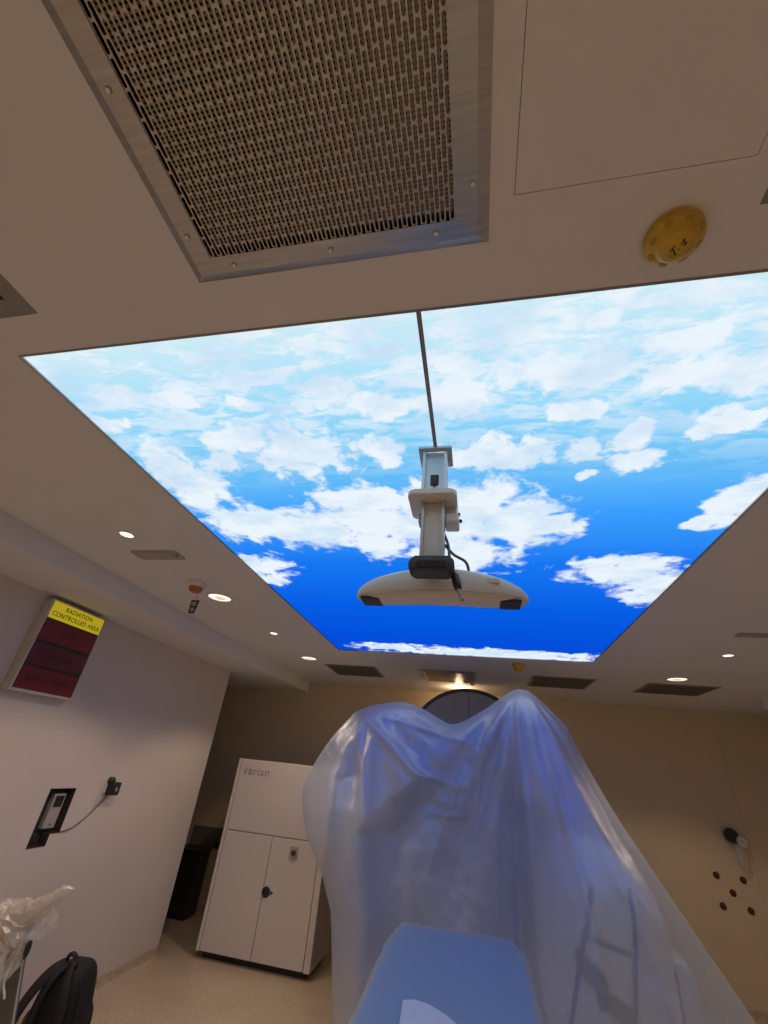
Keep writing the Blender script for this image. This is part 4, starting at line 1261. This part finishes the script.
def wrap_blob(cx, cy_, cz, hx, hy, hz, amp, sc_, seed):
    def md(q):
        nrm = Vector(((q.x - cx) / hx, (q.y - cy_) / hy, (q.z - cz) / hz)).normalized()
        k = abs(noise.noise(q * sc_ + Vector((seed, 0, 0)))) + 0.5 * abs(noise.noise(q * sc_ * 2.3 + Vector((0, seed, 0))))
        return q + nrm * amp * (k - 0.3)
    return superbox(cx, cy_, cz, hx, hy, hz, 2.4, 15, md)
t = thing('plastic_wrap', 'crumpled plastic bag wrapped around the stand top and its raised arm', 'plastic wrap', (-2.25, 2.5, 0.85))
obj('bundle', wrap_blob(-2.30, 2.5, 0.845, 0.135, 0.09, 0.095, 0.06, 13, 1.0), 'film_dense', t, False)
def arm_wrap():
    ctrl = [(-2.30, 2.5, 0.862), (-2.22, 2.5, 0.898), (-2.15, 2.5, 0.938), (-2.09, 2.5, 0.985), (-2.05, 2.5, 1.015), (-2.016, 2.5, 1.036)]
    pts = curve_pts(ctrl, 18); rs = [0.068, 0.058, 0.045, 0.032, 0.020, 0.005]
    bm = tube(pts, [lerp_table([(k / 5, r) for k, r in enumerate(rs)], i / (len(pts) - 1)) for i in range(len(pts))], 11)
    for v in bm.verts:
        v.co += Vector((-0.3, -0.6, 0.8)) * (0.030 * (0.4 - abs(noise.noise(v.co * 15))) + 0.014 * (0.3 - abs(noise.noise(v.co * 34))))
    return bm
obj('arm_sleeve', arm_wrap(), 'film_dense', t, False)
def flap(ctrl_top, ctrl_bot, amp, seed, n=28, m_=18):
    a = curve_pts(ctrl_top, n); b = curve_pts(ctrl_bot, n); k = min(len(a), len(b)); bm = bmesh.new(); g_ = []
    for j in range(m_ + 1):
        s = j / m_
        g_.append([bm.verts.new(a[i].lerp(b[i], s) + Vector((0.4, -1, 0.1)) * amp * noise.noise(Vector((i * 0.22, s * 2.5, seed)))) for i in range(k)])
    for p, q in zip(g_[:-1], g_[1:]):
        for i in range(k - 1): bm.faces.new((p[i], p[i + 1], q[i + 1], q[i]))
    return bm
obj('loose_flap', flap([(-2.20, 2.47, 0.84), (-2.16, 2.45, 0.85), (-2.125, 2.45, 0.82)], [(-2.195, 2.45, 0.715), (-2.15, 2.44, 0.695), (-2.105, 2.45, 0.755)], 0.03, 3.0), 'film_dense', t, True)
obj('loose_flap', flap([(-2.20, 2.49, 0.90), (-2.12, 2.48, 0.94), (-2.06, 2.48, 0.955), (-2.005, 2.47, 0.922)], [(-2.19, 2.49, 0.84), (-2.13, 2.48, 0.83), (-2.07, 2.48, 0.845), (-2.02, 2.47, 0.89)], 0.03, 7.0), 'film_thin', t, True)
obj('loose_flap', flap([(-2.33, 2.45, 0.80), (-2.26, 2.44, 0.81), (-2.19, 2.44, 0.80)], [(-2.32, 2.43, 0.68), (-2.25, 2.42, 0.665), (-2.19, 2.43, 0.72)], 0.03, 9.0), 'film_thin', t, True)

# ------------------------------------------------------------------ assumed lamp, added unseen behind the arched stand to light wall and ceiling there
t = thing('assumed_lamp', 'assumed warm lamp hidden behind the arched stand, added for the glow there', 'lamp', (-0.20, 5.86, 2.45))
obj('lamp_body', lathe([(0.03, -0.12), (0.035, -0.10), (0.028, -0.02), (0.015, 0.0)], 16, Matrix.Translation((-0.20, 5.86, 2.45))), 'dark_grey', t, True)
obj('lamp_arm', tube([(-0.20, 5.86, 2.36), (-0.20, 6.1, 2.34), (-0.20, YF - 0.001, 2.34)], 0.012, 8), 'dark_grey', t)
obj('bulb', lathe([(0.012, 0.0), (0.03, 0.02), (0.034, 0.045), (0.02, 0.07), (0.0, 0.075)], 16, Matrix.Translation((-0.20, 5.86, 2.45)), cap=False), lamp_mat('bulb_glass', (1.0, 0.75, 0.45), None, 4.0), t, True)
li = bpy.data.lights.new('assumed_lamp_light', 'POINT'); li.energy = 5.0; li.color = (1.0, 0.66, 0.36); li.shadow_soft_size = 0.04  # added light for the glow above the arch, its source assumed
lo = bpy.data.objects.new('assumed_lamp_light', li); C.objects.link(lo); lo.location = (-0.20, 5.86, 2.57); lo.parent = t
lo.matrix_parent_inverse = Matrix.Translation(-t.location)
